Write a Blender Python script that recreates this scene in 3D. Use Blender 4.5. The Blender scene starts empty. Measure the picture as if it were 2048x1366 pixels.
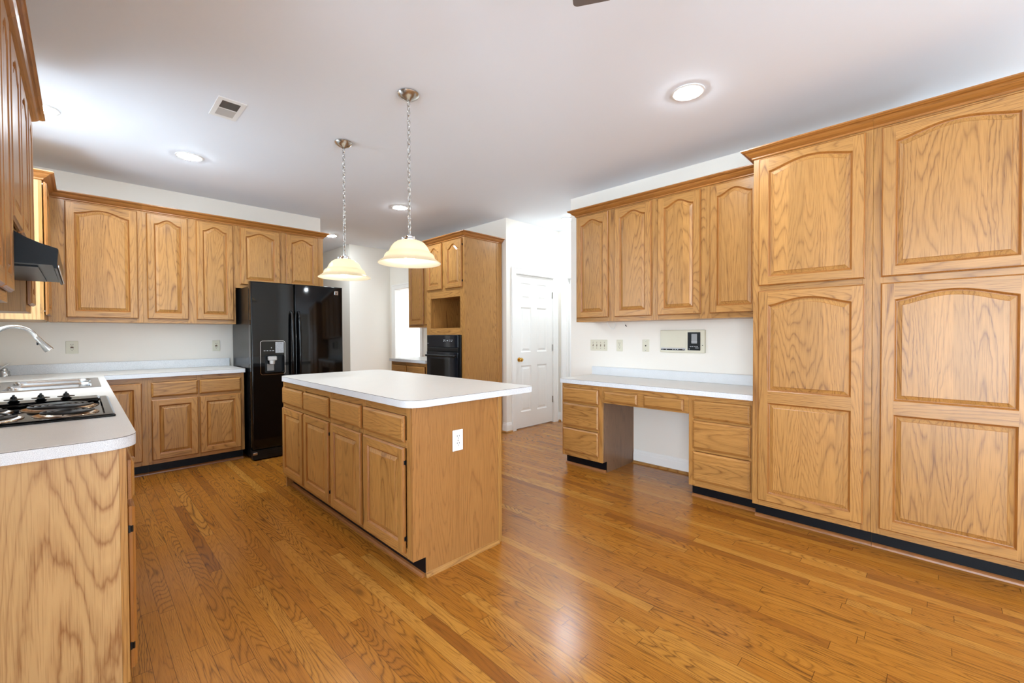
import bpy, math, random
from mathutils import Vector, Matrix
from mathutils.geometry import tessellate_polygon

random.seed(11)
SC = bpy.context.scene
COL = SC.collection
R = math.radians

# ------------------------------------------------------------------ camera
def cam_axes(yaw, pitch, roll):
    cy, sy, cp, sp = math.cos(yaw), math.sin(yaw), math.cos(pitch), math.sin(pitch)
    F = Vector((cy * cp, sy * cp, sp)); Rt = Vector((sy, -cy, 0)); U = Rt.cross(F)
    c, s = math.cos(roll), math.sin(roll)
    return c * Rt + s * U, -s * Rt + c * U, F

rt, up, fw = cam_axes(R(44.95538), R(-0.88256), R(-0.21922))
cd = bpy.data.cameras.new('camera'); cam = bpy.data.objects.new('camera', cd); COL.objects.link(cam)
cd.sensor_width = 36.0; cd.lens = 860.4148 / 2048 * 36.0; cd.clip_start = 0.02; cd.clip_end = 100
mw = Matrix.Identity(4)
for i in range(3):
    mw[i][0], mw[i][1], mw[i][2] = rt[i], up[i], -fw[i]
mw[2][3] = 1.24
cam.matrix_world = mw
SC.camera = cam

# ------------------------------------------------------------------ world, exposure, daylight
SC.view_settings.view_transform = 'Standard'
SC.view_settings.look = 'None'
SC.view_settings.gamma = 1.0
SC.view_settings.use_curve_mapping = False
SC.view_settings.exposure = 0.5
SC.cycles.use_denoising = True
SC.cycles.max_bounces = 10
SC.cycles.diffuse_bounces = 6
SC.cycles.glossy_bounces = 4
SC.cycles.sample_clamp_indirect = 6.0
SC.cycles.caustics_reflective = False
SC.cycles.caustics_refractive = False

W = bpy.data.worlds.new('daylight'); SC.world = W; W.use_nodes = True
bgn = W.node_tree.nodes['Background']
bgn.inputs[0].default_value = (0.80, 0.90, 1.0, 1); bgn.inputs[1].default_value = 1.6

def daylight(name, loc, rot, sx, sy, power, color=(0.93, 0.97, 1.0)):
    l = bpy.data.lights.new(name, 'AREA'); l.shape = 'RECTANGLE'; l.size = sx; l.size_y = sy
    l.energy = power; l.color = color
    o = bpy.data.objects.new(name, l); COL.objects.link(o)
    o.location = loc; o.rotation_euler = rot
    return o
# skylight entering through each window of the room (panels stand just outside the glass; the hall one is added)
SKY = (0.66, 0.84, 1.0)
daylight('daylight_patio', (-3.20, -0.90, 1.20), (0, R(-90), 0), 2.2, 3.0, 205, (0.74, 0.88, 1.0))
daylight('daylight_rear_a', (0.70, -3.40, 1.40), (R(90), 0, 0), 1.1, 1.7, 40, SKY)
daylight('daylight_rear_b', (2.50, -3.40, 1.40), (R(90), 0, 0), 1.1, 1.7, 40, SKY)
daylight('hall_fill', (4.375, 1.42, 1.25), (R(90), 0, 0), 0.6, 1.8, 3, SKY)  # added fill panel that brightens the hall and its white door
daylight('daylight_sink', (-0.75, 4.08, 1.72), (0, R(-90), 0), 1.0, 1.0, 30, SKY)
daylight('daylight_dining', (7.20, 6.40, 1.50), (0, R(90), 0), 1.8, 2.0, 220, SKY)
# added up-aimed panels outside the windows, put there to brighten the ceiling
daylight('ceiling_fill_patio', (-3.70, -0.90, 0.30), (0, R(-145), 0), 0.9, 3.2, 80, SKY)
daylight('ceiling_fill_sink', (-1.00, 4.08, 0.98), (0, R(-145), 0), 0.7, 1.0, 9, (0.78, 0.90, 1.0))
daylight('ceiling_fill_rear', (0.50, -3.95, 0.35), (R(125), 0, 0), 2.2, 1.0, 320, SKY)

# ------------------------------------------------------------------ mesh builder
def rnd():
    return random.uniform(-40, 40)

class MB:
    def __init__(self):
        self.v = []; self.f = []; self.m = []; self.g = []; self.s = []
    def vert(self, p):
        self.v.append(tuple(p)); return len(self.v) - 1
    def face(self, ids, m=0, g=('z', (0, 0, 0)), s=False):
        self.f.append(tuple(ids)); self.m.append(m); self.g.append(g); self.s.append(s)
    def poly(self, pts, m=0, g=('z', (0, 0, 0)), s=False):
        self.face([self.vert(p) for p in pts], m, g, s)
    def box(self, x0, x1, y0, y1, z0, z1, m=0, g='z', c=0.0, off=None):
        if x1 < x0: x0, x1 = x1, x0
        if y1 < y0: y0, y1 = y1, y0
        if z1 < z0: z0, z1 = z1, z0
        off = off or (rnd(), rnd(), rnd()); G = (g, off)
        c = min(c, (x1 - x0) * .49, (y1 - y0) * .49, (z1 - z0) * .49)
        if c <= 0:
            b = [self.vert(p) for p in ((x0, y0, z0), (x1, y0, z0), (x1, y1, z0), (x0, y1, z0),
                                        (x0, y0, z1), (x1, y0, z1), (x1, y1, z1), (x0, y1, z1))]
            for q in ((0, 3, 2, 1), (4, 5, 6, 7), (0, 1, 5, 4), (1, 2, 6, 5), (2, 3, 7, 6), (3, 0, 4, 7)):
                self.face([b[i] for i in q], m, G)
            return
        X, Y, Z = (x0, x1), (y0, y1), (z0, z1)
        idx = {}
        for i in (0, 1):
            for j in (0, 1):
                for k in (0, 1):
                    sx, sy, sz = (1, -1)[i] * c, (1, -1)[j] * c, (1, -1)[k] * c
                    idx[i, j, k, 'x'] = self.vert((X[i], Y[j] + sy, Z[k] + sz))
                    idx[i, j, k, 'y'] = self.vert((X[i] + sx, Y[j], Z[k] + sz))
                    idx[i, j, k, 'z'] = self.vert((X[i] + sx, Y[j] + sy, Z[k]))
        def add(ids):
            ps = [Vector(self.v[i]) for i in ids]
            n = (ps[1] - ps[0]).cross(ps[2] - ps[0])
            ctr = sum(ps, Vector()) / len(ps) - Vector(((x0 + x1) / 2, (y0 + y1) / 2, (z0 + z1) / 2))
            if n.dot(ctr) < 0: ids = ids[::-1]
            self.face(ids, m, G)
        for i in (0, 1):
            add([idx[i, 0, 0, 'x'], idx[i, 1, 0, 'x'], idx[i, 1, 1, 'x'], idx[i, 0, 1, 'x']])
            add([idx[0, i, 0, 'y'], idx[1, i, 0, 'y'], idx[1, i, 1, 'y'], idx[0, i, 1, 'y']])
            add([idx[0, 0, i, 'z'], idx[1, 0, i, 'z'], idx[1, 1, i, 'z'], idx[0, 1, i, 'z']])
            for j in (0, 1):
                add([idx[i, j, 0, 'x'], idx[i, j, 1, 'x'], idx[i, j, 1, 'y'], idx[i, j, 0, 'y']])
                add([idx[i, 0, j, 'x'], idx[i, 1, j, 'x'], idx[i, 1, j, 'z'], idx[i, 0, j, 'z']])
                add([idx[0, i, j, 'y'], idx[1, i, j, 'y'], idx[1, i, j, 'z'], idx[0, i, j, 'z']])
                for k in (0, 1):
                    add([idx[i, j, k, 'x'], idx[i, j, k, 'y'], idx[i, j, k, 'z']])
    def loop(self, pts):
        return [self.vert(p) for p in pts]
    def bridge(self, A, B, m=0, g=('z', (0, 0, 0)), s=False, closed=True):
        n = len(A)
        for i in range(n if closed else n - 1):
            j = (i + 1) % n
            self.face((A[i], A[j], B[j], B[i]), m, g, s)
    def tess(self, loops, m=0, g=('z', (0, 0, 0)), flip=False, normal=None):
        """fill an outer loop with holes (lists of 3-D points)"""
        flat = [p for l in loops for p in l]
        ids = [self.vert(p) for p in flat]
        for t in tessellate_polygon([[Vector(p) for p in l] for l in loops]):
            q = [ids[i] for i in t]
            if normal is not None:
                a, b, c = (Vector(self.v[i]) for i in q)
                if (b - a).cross(c - a).dot(Vector(normal)) < 0: q = q[::-1]
            self.face(q, m, g)
    def slab(self, loops, z0, z1, m=0, mside=None, g=('x', (0, 0, 0)), bottom=True):
        mside = m if mside is None else mside
        self.tess([[(x, y, z1) for x, y in l] for l in loops], m, g, normal=(0, 0, 1))
        if bottom: self.tess([[(x, y, z0) for x, y in l] for l in loops], m, g, normal=(0, 0, -1))
        for k, l in enumerate(loops):
            ar = sum(l[i][0] * l[(i + 1) % len(l)][1] - l[(i + 1) % len(l)][0] * l[i][1] for i in range(len(l)))
            if (ar > 0) != (k == 0): l = l[::-1]
            self.bridge(self.loop([(x, y, z0) for x, y in l]), self.loop([(x, y, z1) for x, y in l]), mside, g, True)
    def lathe(self, prof, c=(0, 0, 0), n=40, m=0, axis='z', s=True, g=('z', (0, 0, 0))):
        rings = []
        for r, h in prof:
            pts = []
            for k in range(n):
                a = 2 * math.pi * k / n
                x, y = r * math.cos(a), r * math.sin(a)
                p = (x, y, h) if axis == 'z' else ((h, x, y) if axis == 'x' else (y, h, x))
                pts.append((p[0] + c[0], p[1] + c[1], p[2] + c[2]))
            rings.append(self.loop(pts))
        for a, b in zip(rings, rings[1:]):
            self.bridge(a, b, m, g, s)
    def tube(self, pts, r, n=12, m=0, cap=True, closed=False, sx=1.0):
        pts = [Vector(p) for p in pts]; rings = []; N = len(pts)
        rr = r if isinstance(r, (list, tuple)) else [r] * N
        prev = None
        for i, p in enumerate(pts):
            if closed: t = (pts[(i + 1) % N] - pts[i - 1])
            else: t = pts[min(i + 1, N - 1)] - pts[max(i - 1, 0)]
            t.normalize()
            if prev is None:
                ref = Vector((0, 0, 1)) if abs(t.z) < .9 else Vector((1, 0, 0))
                a = t.cross(ref).normalized()
            else:
                a = (prev - t * prev.dot(t)).normalized()
            prev = a; b = t.cross(a)
            rings.append(self.loop([p + (a * math.cos(2 * math.pi * k / n) * sx + b * math.sin(2 * math.pi * k / n)) * rr[i] for k in range(n)]))
        for a, b in zip(rings, rings[1:]): self.bridge(a, b, m, s=True)
        if closed: self.bridge(rings[-1], rings[0], m, s=True)
        elif cap:
            self.face(rings[0][::-1], m); self.face(rings[-1], m)
    def sweep(self, prof, path, z=0.0, m=0, g='x', start=0, end=0, s=False, closed_prof=True):
        """prof: (out, up) pairs; out is to the right of travel; start/end: 1 = extend, -1 = shorten with out (45 degree cut)"""
        P = [Vector((p[0], p[1])) for p in path]; rows = []
        for i, p in enumerate(P):
            d0 = (P[i] - P[i - 1]).normalized() if i > 0 else None
            d1 = (P[i + 1] - P[i]).normalized() if i < len(P) - 1 else None
            n0 = Vector((d0.y, -d0.x)) if d0 else None
            n1 = Vector((d1.y, -d1.x)) if d1 else None
            row = []
            for o, h in prof:
                if d0 and d1:
                    nn = (n0 + n1); nn = nn / nn.dot(n0); q = p + nn * o
                elif d1: q = p + n1 * o - d1 * (o * start)
                else: q = p + n0 * o + d0 * (o * end)
                row.append((q.x, q.y, z + h))
            rows.append(row)
        k = len(prof)
        for a, b in zip(rows, rows[1:]):
            dd = Vector(b[0]) - Vector(a[0])
            ax = 'x' if abs(dd.x) >= abs(dd.y) else 'y'
            G = (ax, (rnd(), rnd(), rnd()))
            A, B = self.loop(a), self.loop(b)
            for i in range(k if closed_prof else k - 1):
                j = (i + 1) % k
                self.face((A[i], B[i], B[j], A[j]), m, G, s)
        self.poly(rows[0], m, ('z', (rnd(), rnd(), rnd()))); self.poly(rows[-1][::-1], m, ('z', (rnd(), rnd(), rnd())))
    def build(self, name, mats, parent=None, angle=40):
        me = bpy.data.meshes.new(name)
        me.from_pydata(self.v, [], self.f)
        mats = mats if isinstance(mats, (list, tuple)) else [mats]
        for mm in mats: me.materials.append(mm)
        me.polygons.foreach_set('material_index', self.m)
        at = me.attributes.new('grain', 'FLOAT_VECTOR', 'CORNER')
        buf = []
        for f, (ax, o) in zip(self.f, self.g):
            for i in f:
                x, y, z = self.v[i]
                if ax == 'z': buf += (x + o[0], y + o[1], z + o[2])
                elif ax == 'x': buf += (z + o[0], y + o[1], x + o[2])
                else: buf += (x + o[0], z + o[1], y + o[2])
        at.data.foreach_set('vector', buf)
        me.polygons.foreach_set('use_smooth', self.s)
        me.update()
        if any(self.s):
            try: me.set_sharp_from_angle(angle=R(angle))
            except Exception: pass
        o = bpy.data.objects.new(name, me); COL.objects.link(o)
        if parent is not None: o.parent = parent
        return o

def thing(name, label, cat, loc=(0, 0, 0), rz=0.0, group=None):
    o = bpy.data.objects.new(name, None); COL.objects.link(o)
    o.empty_display_size = 0.1
    o.location = loc; o.rotation_euler = (0, 0, R(rz))
    o['label'] = label; o['category'] = cat
    if group: o['group'] = group
    return o
def tag(o, label, cat, group=None):
    o['label'] = label; o['category'] = cat
    if group: o['group'] = group
    return o
def struct(o):
    o['kind'] = 'structure'; return o

# ------------------------------------------------------------------ materials
def new_mat(name):
    m = bpy.data.materials.new(name); m.use_nodes = True
    nt = m.node_tree; nt.nodes.clear()
    out = nt.nodes.new('ShaderNodeOutputMaterial'); b = nt.nodes.new('ShaderNodeBsdfPrincipled')
    nt.links.new(b.outputs[0], out.inputs[0])
    return m, nt, b
def N(nt, t, **kw):
    n = nt.nodes.new(t)
    for k, v in kw.items(): setattr(n, k, v)
    return n
def mth(nt, op, a, b=None, c=None, clamp=False):
    n = nt.nodes.new('ShaderNodeMath'); n.operation = op; n.use_clamp = clamp
    for i, x in enumerate((a, b, c)):
        if x is None: continue
        if hasattr(x, 'is_output'): nt.links.new(x, n.inputs[i])
        else: n.inputs[i].default_value = x
    return n.outputs[0]
def mix(nt, fac, a, b, mode='MIX'):
    n = nt.nodes.new('ShaderNodeMix'); n.data_type = 'RGBA'; n.blend_type = mode
    for i, x in ((0, fac), (6, a), (7, b)):
        if hasattr(x, 'is_output'): nt.links.new(x, n.inputs[i])
        elif i == 0: n.inputs[0].default_value = x
        else: n.inputs[i].default_value = (*x, 1) if len(x) == 3 else x
    return n.outputs[2]
def ramp(nt, fac, stops, interp='LINEAR'):
    n = nt.nodes.new('ShaderNodeValToRGB'); n.color_ramp.interpolation = interp
    e = n.color_ramp.elements
    while len(e) < len(stops): e.new(0.5)
    for el, (p, c) in zip(e, stops):
        el.position = p; el.color = (c, c, c, 1) if not hasattr(c, '__len__') else (*c, 1)
    nt.links.new(fac, n.inputs[0]); return n.outputs[0]
def s2l(r, g, b):
    f = lambda c: (c / 255 / 12.92) if c / 255 <= .04045 else ((c / 255 + .055) / 1.055) ** 2.4
    return (f(r), f(g), f(b))

def plain(name, col, rough=0.5, metal=0.0, noise=0.03, scale=8.0, spec=0.5, bump=0.0, bscale=200.0, coat=0.0):
    m, nt, b = new_mat(name)
    tc = N(nt, 'ShaderNodeTexCoord'); nz = N(nt, 'ShaderNodeTexNoise')
    nz.inputs['Scale'].default_value = scale; nz.inputs['Detail'].default_value = 3
    nt.links.new(tc.outputs['Object'], nz.inputs['Vector'])
    f = mth(nt, 'MULTIPLY_ADD', nz.outputs[0], noise * 2, 1 - noise)
    c = mix(nt, 1.0, col, f, 'MULTIPLY')
    # feed the scalar as a grey colour
    nt.links.new(c, b.inputs['Base Color'])
    b.inputs['Roughness'].default_value = rough; b.inputs['Metallic'].default_value = metal
    b.inputs['Specular IOR Level'].default_value = spec
    b.inputs['Coat Weight'].default_value = coat
    if bump > 0:
        n2 = N(nt, 'ShaderNodeTexNoise'); n2.inputs['Scale'].default_value = bscale
        nt.links.new(tc.outputs['Object'], n2.inputs['Vector'])
        bp = N(nt, 'ShaderNodeBump'); bp.inputs['Strength'].default_value = bump; bp.inputs['Distance'].default_value = 0.002
        nt.links.new(n2.outputs[0], bp.inputs['Height']); nt.links.new(bp.outputs[0], b.inputs['Normal'])
    return m

def emit(name, col, strength):
    m = bpy.data.materials.new(name); m.use_nodes = True; nt = m.node_tree; nt.nodes.clear()
    out = nt.nodes.new('ShaderNodeOutputMaterial'); e = nt.nodes.new('ShaderNodeEmission')
    e.inputs[0].default_value = (*col, 1); e.inputs[1].default_value = strength
    nt.links.new(e.outputs[0], out.inputs[0]); return m

def oak(name, light, dark, rough=0.32, strips=0.085, lines=26.0, contrast=0.75, wide=5.0):
    m, nt, b = new_mat(name)
    at = N(nt, 'ShaderNodeAttribute', attribute_name='grain')
    sep = N(nt, 'ShaderNodeSeparateXYZ'); nt.links.new(at.outputs['Vector'], sep.inputs[0])
    gx, gy, gz = sep.outputs
    sid = mth(nt, 'FLOOR', mth(nt, 'DIVIDE', gx, strips))
    wn = N(nt, 'ShaderNodeTexWhiteNoise', noise_dimensions='1D'); nt.links.new(sid, wn.inputs['W'])
    r = wn.outputs['Value']
    # wobble
    mp0 = N(nt, 'ShaderNodeMapping'); mp0.inputs['Scale'].default_value = (55, 55, 9)
    nt.links.new(at.outputs['Vector'], mp0.inputs['Vector'])
    nw = N(nt, 'ShaderNodeTexNoise'); nw.inputs['Scale'].default_value = 1; nw.inputs['Detail'].default_value = 2
    nt.links.new(mp0.outputs[0], nw.inputs['Vector'])
    cmb = N(nt, 'ShaderNodeCombineXYZ')
    nt.links.new(mth(nt, 'ADD', mth(nt, 'MULTIPLY_ADD', nw.outputs[0], 0.022, gx), mth(nt, 'MULTIPLY', r, 3.1)), cmb.inputs[0])
    nt.links.new(gy, cmb.inputs[1])
    nt.links.new(mth(nt, 'ADD', mth(nt, 'MULTIPLY', gz, 0.11), mth(nt, 'MULTIPLY', r, 17.0)), cmb.inputs[2])
    n1 = N(nt, 'ShaderNodeTexNoise'); n1.inputs['Scale'].default_value = wide; n1.inputs['Detail'].default_value = 1.0; n1.inputs['Roughness'].default_value = .4
    nt.links.new(cmb.outputs[0], n1.inputs['Vector'])
    fr = mth(nt, 'FRACT', mth(nt, 'MULTIPLY', n1.outputs[0], lines))
    ring = ramp(nt, fr, [(0.0, 0.55), (0.10, 0.12), (0.45, 0.0), (0.80, 0.35), (0.93, 1.0), (1.0, 0.55)])
    # ring strength varies over the board
    mp2 = N(nt, 'ShaderNodeMapping'); mp2.inputs['Scale'].default_value = (9, 9, 1.2)
    nt.links.new(at.outputs['Vector'], mp2.inputs['Vector'])
    n2 = N(nt, 'ShaderNodeTexNoise'); n2.inputs['Scale'].default_value = 1; n2.inputs['Detail'].default_value = 2
    nt.links.new(mp2.outputs[0], n2.inputs['Vector'])
    amp = ramp(nt, n2.outputs[0], [(0.33, 0.35), (0.62, 1.0)])
    # pores
    mp3 = N(nt, 'ShaderNodeMapping'); mp3.inputs['Scale'].default_value = (400, 400, 9)
    nt.links.new(at.outputs['Vector'], mp3.inputs['Vector'])
    n3 = N(nt, 'ShaderNodeTexNoise'); n3.inputs['Scale'].default_value = 1; n3.inputs['Detail'].default_value = 1
    nt.links.new(mp3.outputs[0], n3.inputs['Vector'])
    pore = ramp(nt, n3.outputs[0], [(0.50, 0.0), (0.72, 1.0)])
    f = mth(nt, 'MULTIPLY', mth(nt, 'MULTIPLY', ring, amp), contrast)
    f = mth(nt, 'ADD', f, mth(nt, 'MULTIPLY', pore, 0.42), clamp=True)
    col = mix(nt, f, light, dark)
    tone = mth(nt, 'MULTIPLY_ADD', r, 0.16, 0.92)
    tone = mth(nt, 'MULTIPLY', tone, mth(nt, 'MULTIPLY_ADD', n2.outputs[0], 0.20, 0.90))
    col = mix(nt, 1.0, col, tone, 'MULTIPLY')
    nt.links.new(col, b.inputs['Base Color'])
    b.inputs['Roughness'].default_value = rough
    b.inputs['Specular IOR Level'].default_value = 0.45
    bp = N(nt, 'ShaderNodeBump'); bp.inputs['Strength'].default_value = 0.08; bp.inputs['Distance'].default_value = 0.001
    bp.invert = True
    nt.links.new(pore, bp.inputs['Height']); nt.links.new(bp.outputs[0], b.inputs['Normal'])
    return m

def floor_mat():
    m, nt, b = new_mat('oak_strip_floor')
    tc = N(nt, 'ShaderNodeTexCoord'); sep = N(nt, 'ShaderNodeSeparateXYZ'); nt.links.new(tc.outputs['Object'], sep.inputs[0])
    x, y = sep.outputs[0], sep.outputs[1]
    bw = 0.0572
    rx = mth(nt, 'DIVIDE', x, bw); row = mth(nt, 'FLOOR', rx)
    w1 = N(nt, 'ShaderNodeTexWhiteNoise', noise_dimensions='1D'); nt.links.new(row, w1.inputs['W'])
    w2 = N(nt, 'ShaderNodeTexWhiteNoise', noise_dimensions='1D'); nt.links.new(mth(nt, 'ADD', row, 371.5), w2.inputs['W'])
    L = mth(nt, 'MULTIPLY_ADD', w2.outputs[0], 0.75, 0.62)
    ry = mth(nt, 'DIVIDE', mth(nt, 'MULTIPLY_ADD', w1.outputs[0], 7.0, y), L); bid = mth(nt, 'FLOOR', ry)
    cid = N(nt, 'ShaderNodeCombineXYZ'); nt.links.new(row, cid.inputs[0]); nt.links.new(bid, cid.inputs[1])
    w3 = N(nt, 'ShaderNodeTexWhiteNoise', noise_dimensions='2D'); nt.links.new(cid.outputs[0], w3.inputs['Vector'])
    br = w3.outputs['Value']; sc3 = N(nt, 'ShaderNodeSeparateColor'); nt.links.new(w3.outputs['Color'], sc3.inputs[0])
    r2, r3 = sc3.outputs[1], sc3.outputs[2]
    nw = N(nt, 'ShaderNodeTexNoise'); nw.inputs['Scale'].default_value = 1
    mpw = N(nt, 'ShaderNodeMapping'); mpw.inputs['Scale'].default_value = (60, 8, 1)
    nt.links.new(tc.outputs['Object'], mpw.inputs['Vector']); nt.links.new(mpw.outputs[0], nw.inputs['Vector'])
    v = N(nt, 'ShaderNodeCombineXYZ')
    nt.links.new(mth(nt, 'ADD', mth(nt, 'MULTIPLY_ADD', nw.outputs[0], 0.02, x), mth(nt, 'MULTIPLY', br, 31.0)), v.inputs[0])
    nt.links.new(mth(nt, 'MULTIPLY_ADD', y, 0.10, mth(nt, 'MULTIPLY', r2, 23.0)), v.inputs[1])
    nt.links.new(mth(nt, 'MULTIPLY', r3, 19.0), v.inputs[2])
    n1 = N(nt, 'ShaderNodeTexNoise'); n1.inputs['Scale'].default_value = 8.5; n1.inputs['Detail'].default_value = 1; n1.inputs['Roughness'].default_value = .4
    nt.links.new(v.outputs[0], n1.inputs['Vector'])
    fr = mth(nt, 'FRACT', mth(nt, 'MULTIPLY', n1.outputs[0], 34.0))
    ring = ramp(nt, fr, [(0.0, 0.6), (0.12, 0.15), (0.5, 0.0), (0.8, 0.35), (0.93, 1.0), (1.0, 0.6)])
    mp3 = N(nt, 'ShaderNodeMapping'); mp3.inputs['Scale'].default_value = (360, 7, 1)
    nt.links.new(tc.outputs['Object'], mp3.inputs['Vector'])
    n3 = N(nt, 'ShaderNodeTexNoise'); n3.inputs['Scale'].default_value = 1; nt.links.new(mp3.outputs[0], n3.inputs['Vector'])
    pore = ramp(nt, n3.outputs[0], [(0.48, 0.0), (0.72, 1.0)])
    base = ramp(nt, br, [(0.0, s2l(144, 86, 30)), (0.15, s2l(166, 104, 34)), (0.85, s2l(176, 114, 40)), (1.0, s2l(188, 130, 54))])
    f = mth(nt, 'ADD', mth(nt, 'MULTIPLY', ring, mth(nt, 'MULTIPLY_ADD', r2, 0.5, 0.32)), mth(nt, 'MULTIPLY', pore, 0.42), clamp=True)
    col = mix(nt, f, base, s2l(92, 54, 22))
    # joints
    ex = mth(nt, 'ABSOLUTE', mth(nt, 'SUBTRACT', mth(nt, 'FRACT', rx), 0.5))
    ey = mth(nt, 'MULTIPLY', mth(nt, 'ABSOLUTE', mth(nt, 'SUBTRACT', mth(nt, 'FRACT', ry), 0.5)), L)
    gx = mth(nt, 'GREATER_THAN', ex, 0.5 - 0.0008 / bw)
    gy = mth(nt, 'GREATER_THAN', ey, mth(nt, 'SUBTRACT', mth(nt, 'MULTIPLY', L, 0.5), 0.0012))
    gap = mth(nt, 'MAXIMUM', gx, gy)
    col = mix(nt, mth(nt, 'MULTIPLY', gap, 0.7), col, s2l(60, 32, 14))
    nt.links.new(col, b.inputs['Base Color'])
    big = N(nt, 'ShaderNodeTexNoise'); big.inputs['Scale'].default_value = 2.2; nt.links.new(tc.outputs['Object'], big.inputs['Vector'])
    nt.links.new(mth(nt, 'MULTIPLY_ADD', big.outputs[0], 0.10, 0.17), b.inputs['Roughness'])
    b.inputs['Specular IOR Level'].default_value = 0.4
    hgt = mth(nt, 'SUBTRACT', mth(nt, 'MULTIPLY', br, 0.25), mth(nt, 'ADD', gap, mth(nt, 'MULTIPLY', pore, 0.15)))
    bp = N(nt, 'ShaderNodeBump'); bp.inputs['Strength'].default_value = 0.22; bp.inputs['Distance'].default_value = 0.001
    nt.links.new(hgt, bp.inputs['Height']); nt.links.new(bp.outputs[0], b.inputs['Normal'])
    return m

def laminate(name, base, speck, amount=0.5):
    m, nt, b = new_mat(name)
    tc = N(nt, 'ShaderNodeTexCoord')
    n1 = N(nt, 'ShaderNodeTexNoise'); n1.inputs['Scale'].default_value = 560; n1.inputs['Detail'].default_value = 1
    nt.links.new(tc.outputs['Object'], n1.inputs['Vector'])
    n2 = N(nt, 'ShaderNodeTexNoise'); n2.inputs['Scale'].default_value = 14; n2.inputs['Detail'].default_value = 2
    nt.links.new(tc.outputs['Object'], n2.inputs['Vector'])
    f = ramp(nt, n1.outputs[0], [(0.42, 0.0), (0.62, 1.0)])
    f = mth(nt, 'MULTIPLY', f, mth(nt, 'MULTIPLY_ADD', n2.outputs[0], 0.5, amount - .25))
    col = mix(nt, f, base, speck)
    nt.links.new(col, b.inputs['Base Color']); b.inputs['Roughness'].default_value = 0.38
    return m

M = {}
M['oak'] = oak('honey_oak', s2l(176, 127, 68), s2l(110, 68, 30), contrast=0.70, lines=32.0)
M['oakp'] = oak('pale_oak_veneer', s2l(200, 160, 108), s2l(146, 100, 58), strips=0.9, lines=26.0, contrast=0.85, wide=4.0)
M['oakv'] = oak('oak_veneer_panel', s2l(164, 114, 62), s2l(112, 70, 34), strips=0.6, lines=30.0, contrast=0.5)
M['oakb'] = oak('shaded_brown_laminate', s2l(132, 98, 70), s2l(88, 62, 46), strips=0.9, lines=34.0, contrast=0.4)  # brown laminate with the kneehole shade put into its colour
M['oakd'] = oak('honey_oak_deep_stain', s2l(160, 104, 48), s2l(112, 68, 28), contrast=0.5)
M['shoe'] = oak('shaded_oak_shoe', s2l(150, 96, 52), s2l(100, 60, 28), contrast=0.5)  # oak darkened: the shade of the toe space is in the colour
M['floor'] = floor_mat()
M['wall'] = plain('wall_paint_warm_white', s2l(238, 233, 224), 0.75, noise=0.012, scale=3)
M['ceil'] = plain('ceiling_cool_white_paint', s2l(232, 238, 247), 0.85, noise=0.012, scale=2)
M['trim'] = plain('white_semi_gloss_paint', s2l(242, 241, 238), 0.35, noise=0.01)
M['lam'] = laminate('speckled_laminate', s2l(216, 212, 206), s2l(192, 188, 182), 0.4)
M['lamedge'] = laminate('speckled_laminate_edge', s2l(226, 228, 230), s2l(176, 179, 184), 0.65)
M['seam'] = plain('laminate_seam', s2l(92, 84, 76), 0.6)
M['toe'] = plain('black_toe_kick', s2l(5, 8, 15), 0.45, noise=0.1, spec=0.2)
M['black'] = plain('gloss_black_enamel', s2l(7, 7, 8), 0.06, noise=0.1, spec=0.35, bump=0.012, bscale=60)
M['blackm'] = plain('satin_black', s2l(13, 14, 15), 0.35, noise=0.1, spec=0.3)
M['blackt'] = plain('textured_black', s2l(14, 14, 15), 0.25, noise=0.1, spec=0.35, bump=0.1, bscale=500)
M['hood'] = plain('black_hood_enamel', s2l(7, 8, 11), 0.32, noise=0.1, spec=0.2)
M['glassblk'] = plain('dark_oven_glass', s2l(26, 28, 34), 0.06, noise=0.05)
M['steel'] = plain('brushed_stainless', s2l(196, 196, 196), 0.24, metal=1.0, noise=0.05, scale=30)
M['nickel'] = plain('brushed_nickel', s2l(190, 188, 184), 0.25, metal=1.0, noise=0.04)
M['chrome'] = plain('chrome', s2l(225, 225, 225), 0.08, metal=1.0, noise=0.02)
M['brass'] = plain('polished_brass', s2l(214, 168, 84), 0.15, metal=1.0, noise=0.02)
M['coil'] = plain('coil_element', s2l(40, 36, 34), 0.45, metal=0.4, noise=0.2, scale=40)
M['drip'] = plain('worn_chrome_drip_pan', s2l(150, 128, 108), 0.2, metal=1.0, noise=0.25, scale=18)
M['almond'] = plain('almond_plastic', s2l(216, 212, 192), 0.4, noise=0.02)
M['white'] = plain('white_plastic', s2l(236, 238, 238), 0.35, noise=0.01)
M['grey'] = plain('grey_plastic', s2l(150, 152, 152), 0.4, noise=0.02)
M['lgrey'] = plain('light_grey_metal', s2l(200, 200, 198), 0.45, noise=0.02)
M['dark'] = plain('dark_slot', s2l(35, 30, 28), 0.6)
M['brown'] = plain('brown_plastic', s2l(95, 66, 46), 0.5)
M['fan'] = plain('dark_fan_blade', s2l(104, 96, 92), 0.5, noise=0.08, scale=20)
M['lens'] = emit('lit_lamp_lens', (0.84, 0.94, 1.0), 235.0)
M['bulb'] = emit('lit_bulb', (1.0, 0.94, 0.84), 66.0)
M['display'] = emit('lit_panel_marks', (0.75, 0.8, 0.9), 0.35)
M['mark'] = plain('pale_printed_marks', s2l(190, 192, 196), 0.5)

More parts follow.
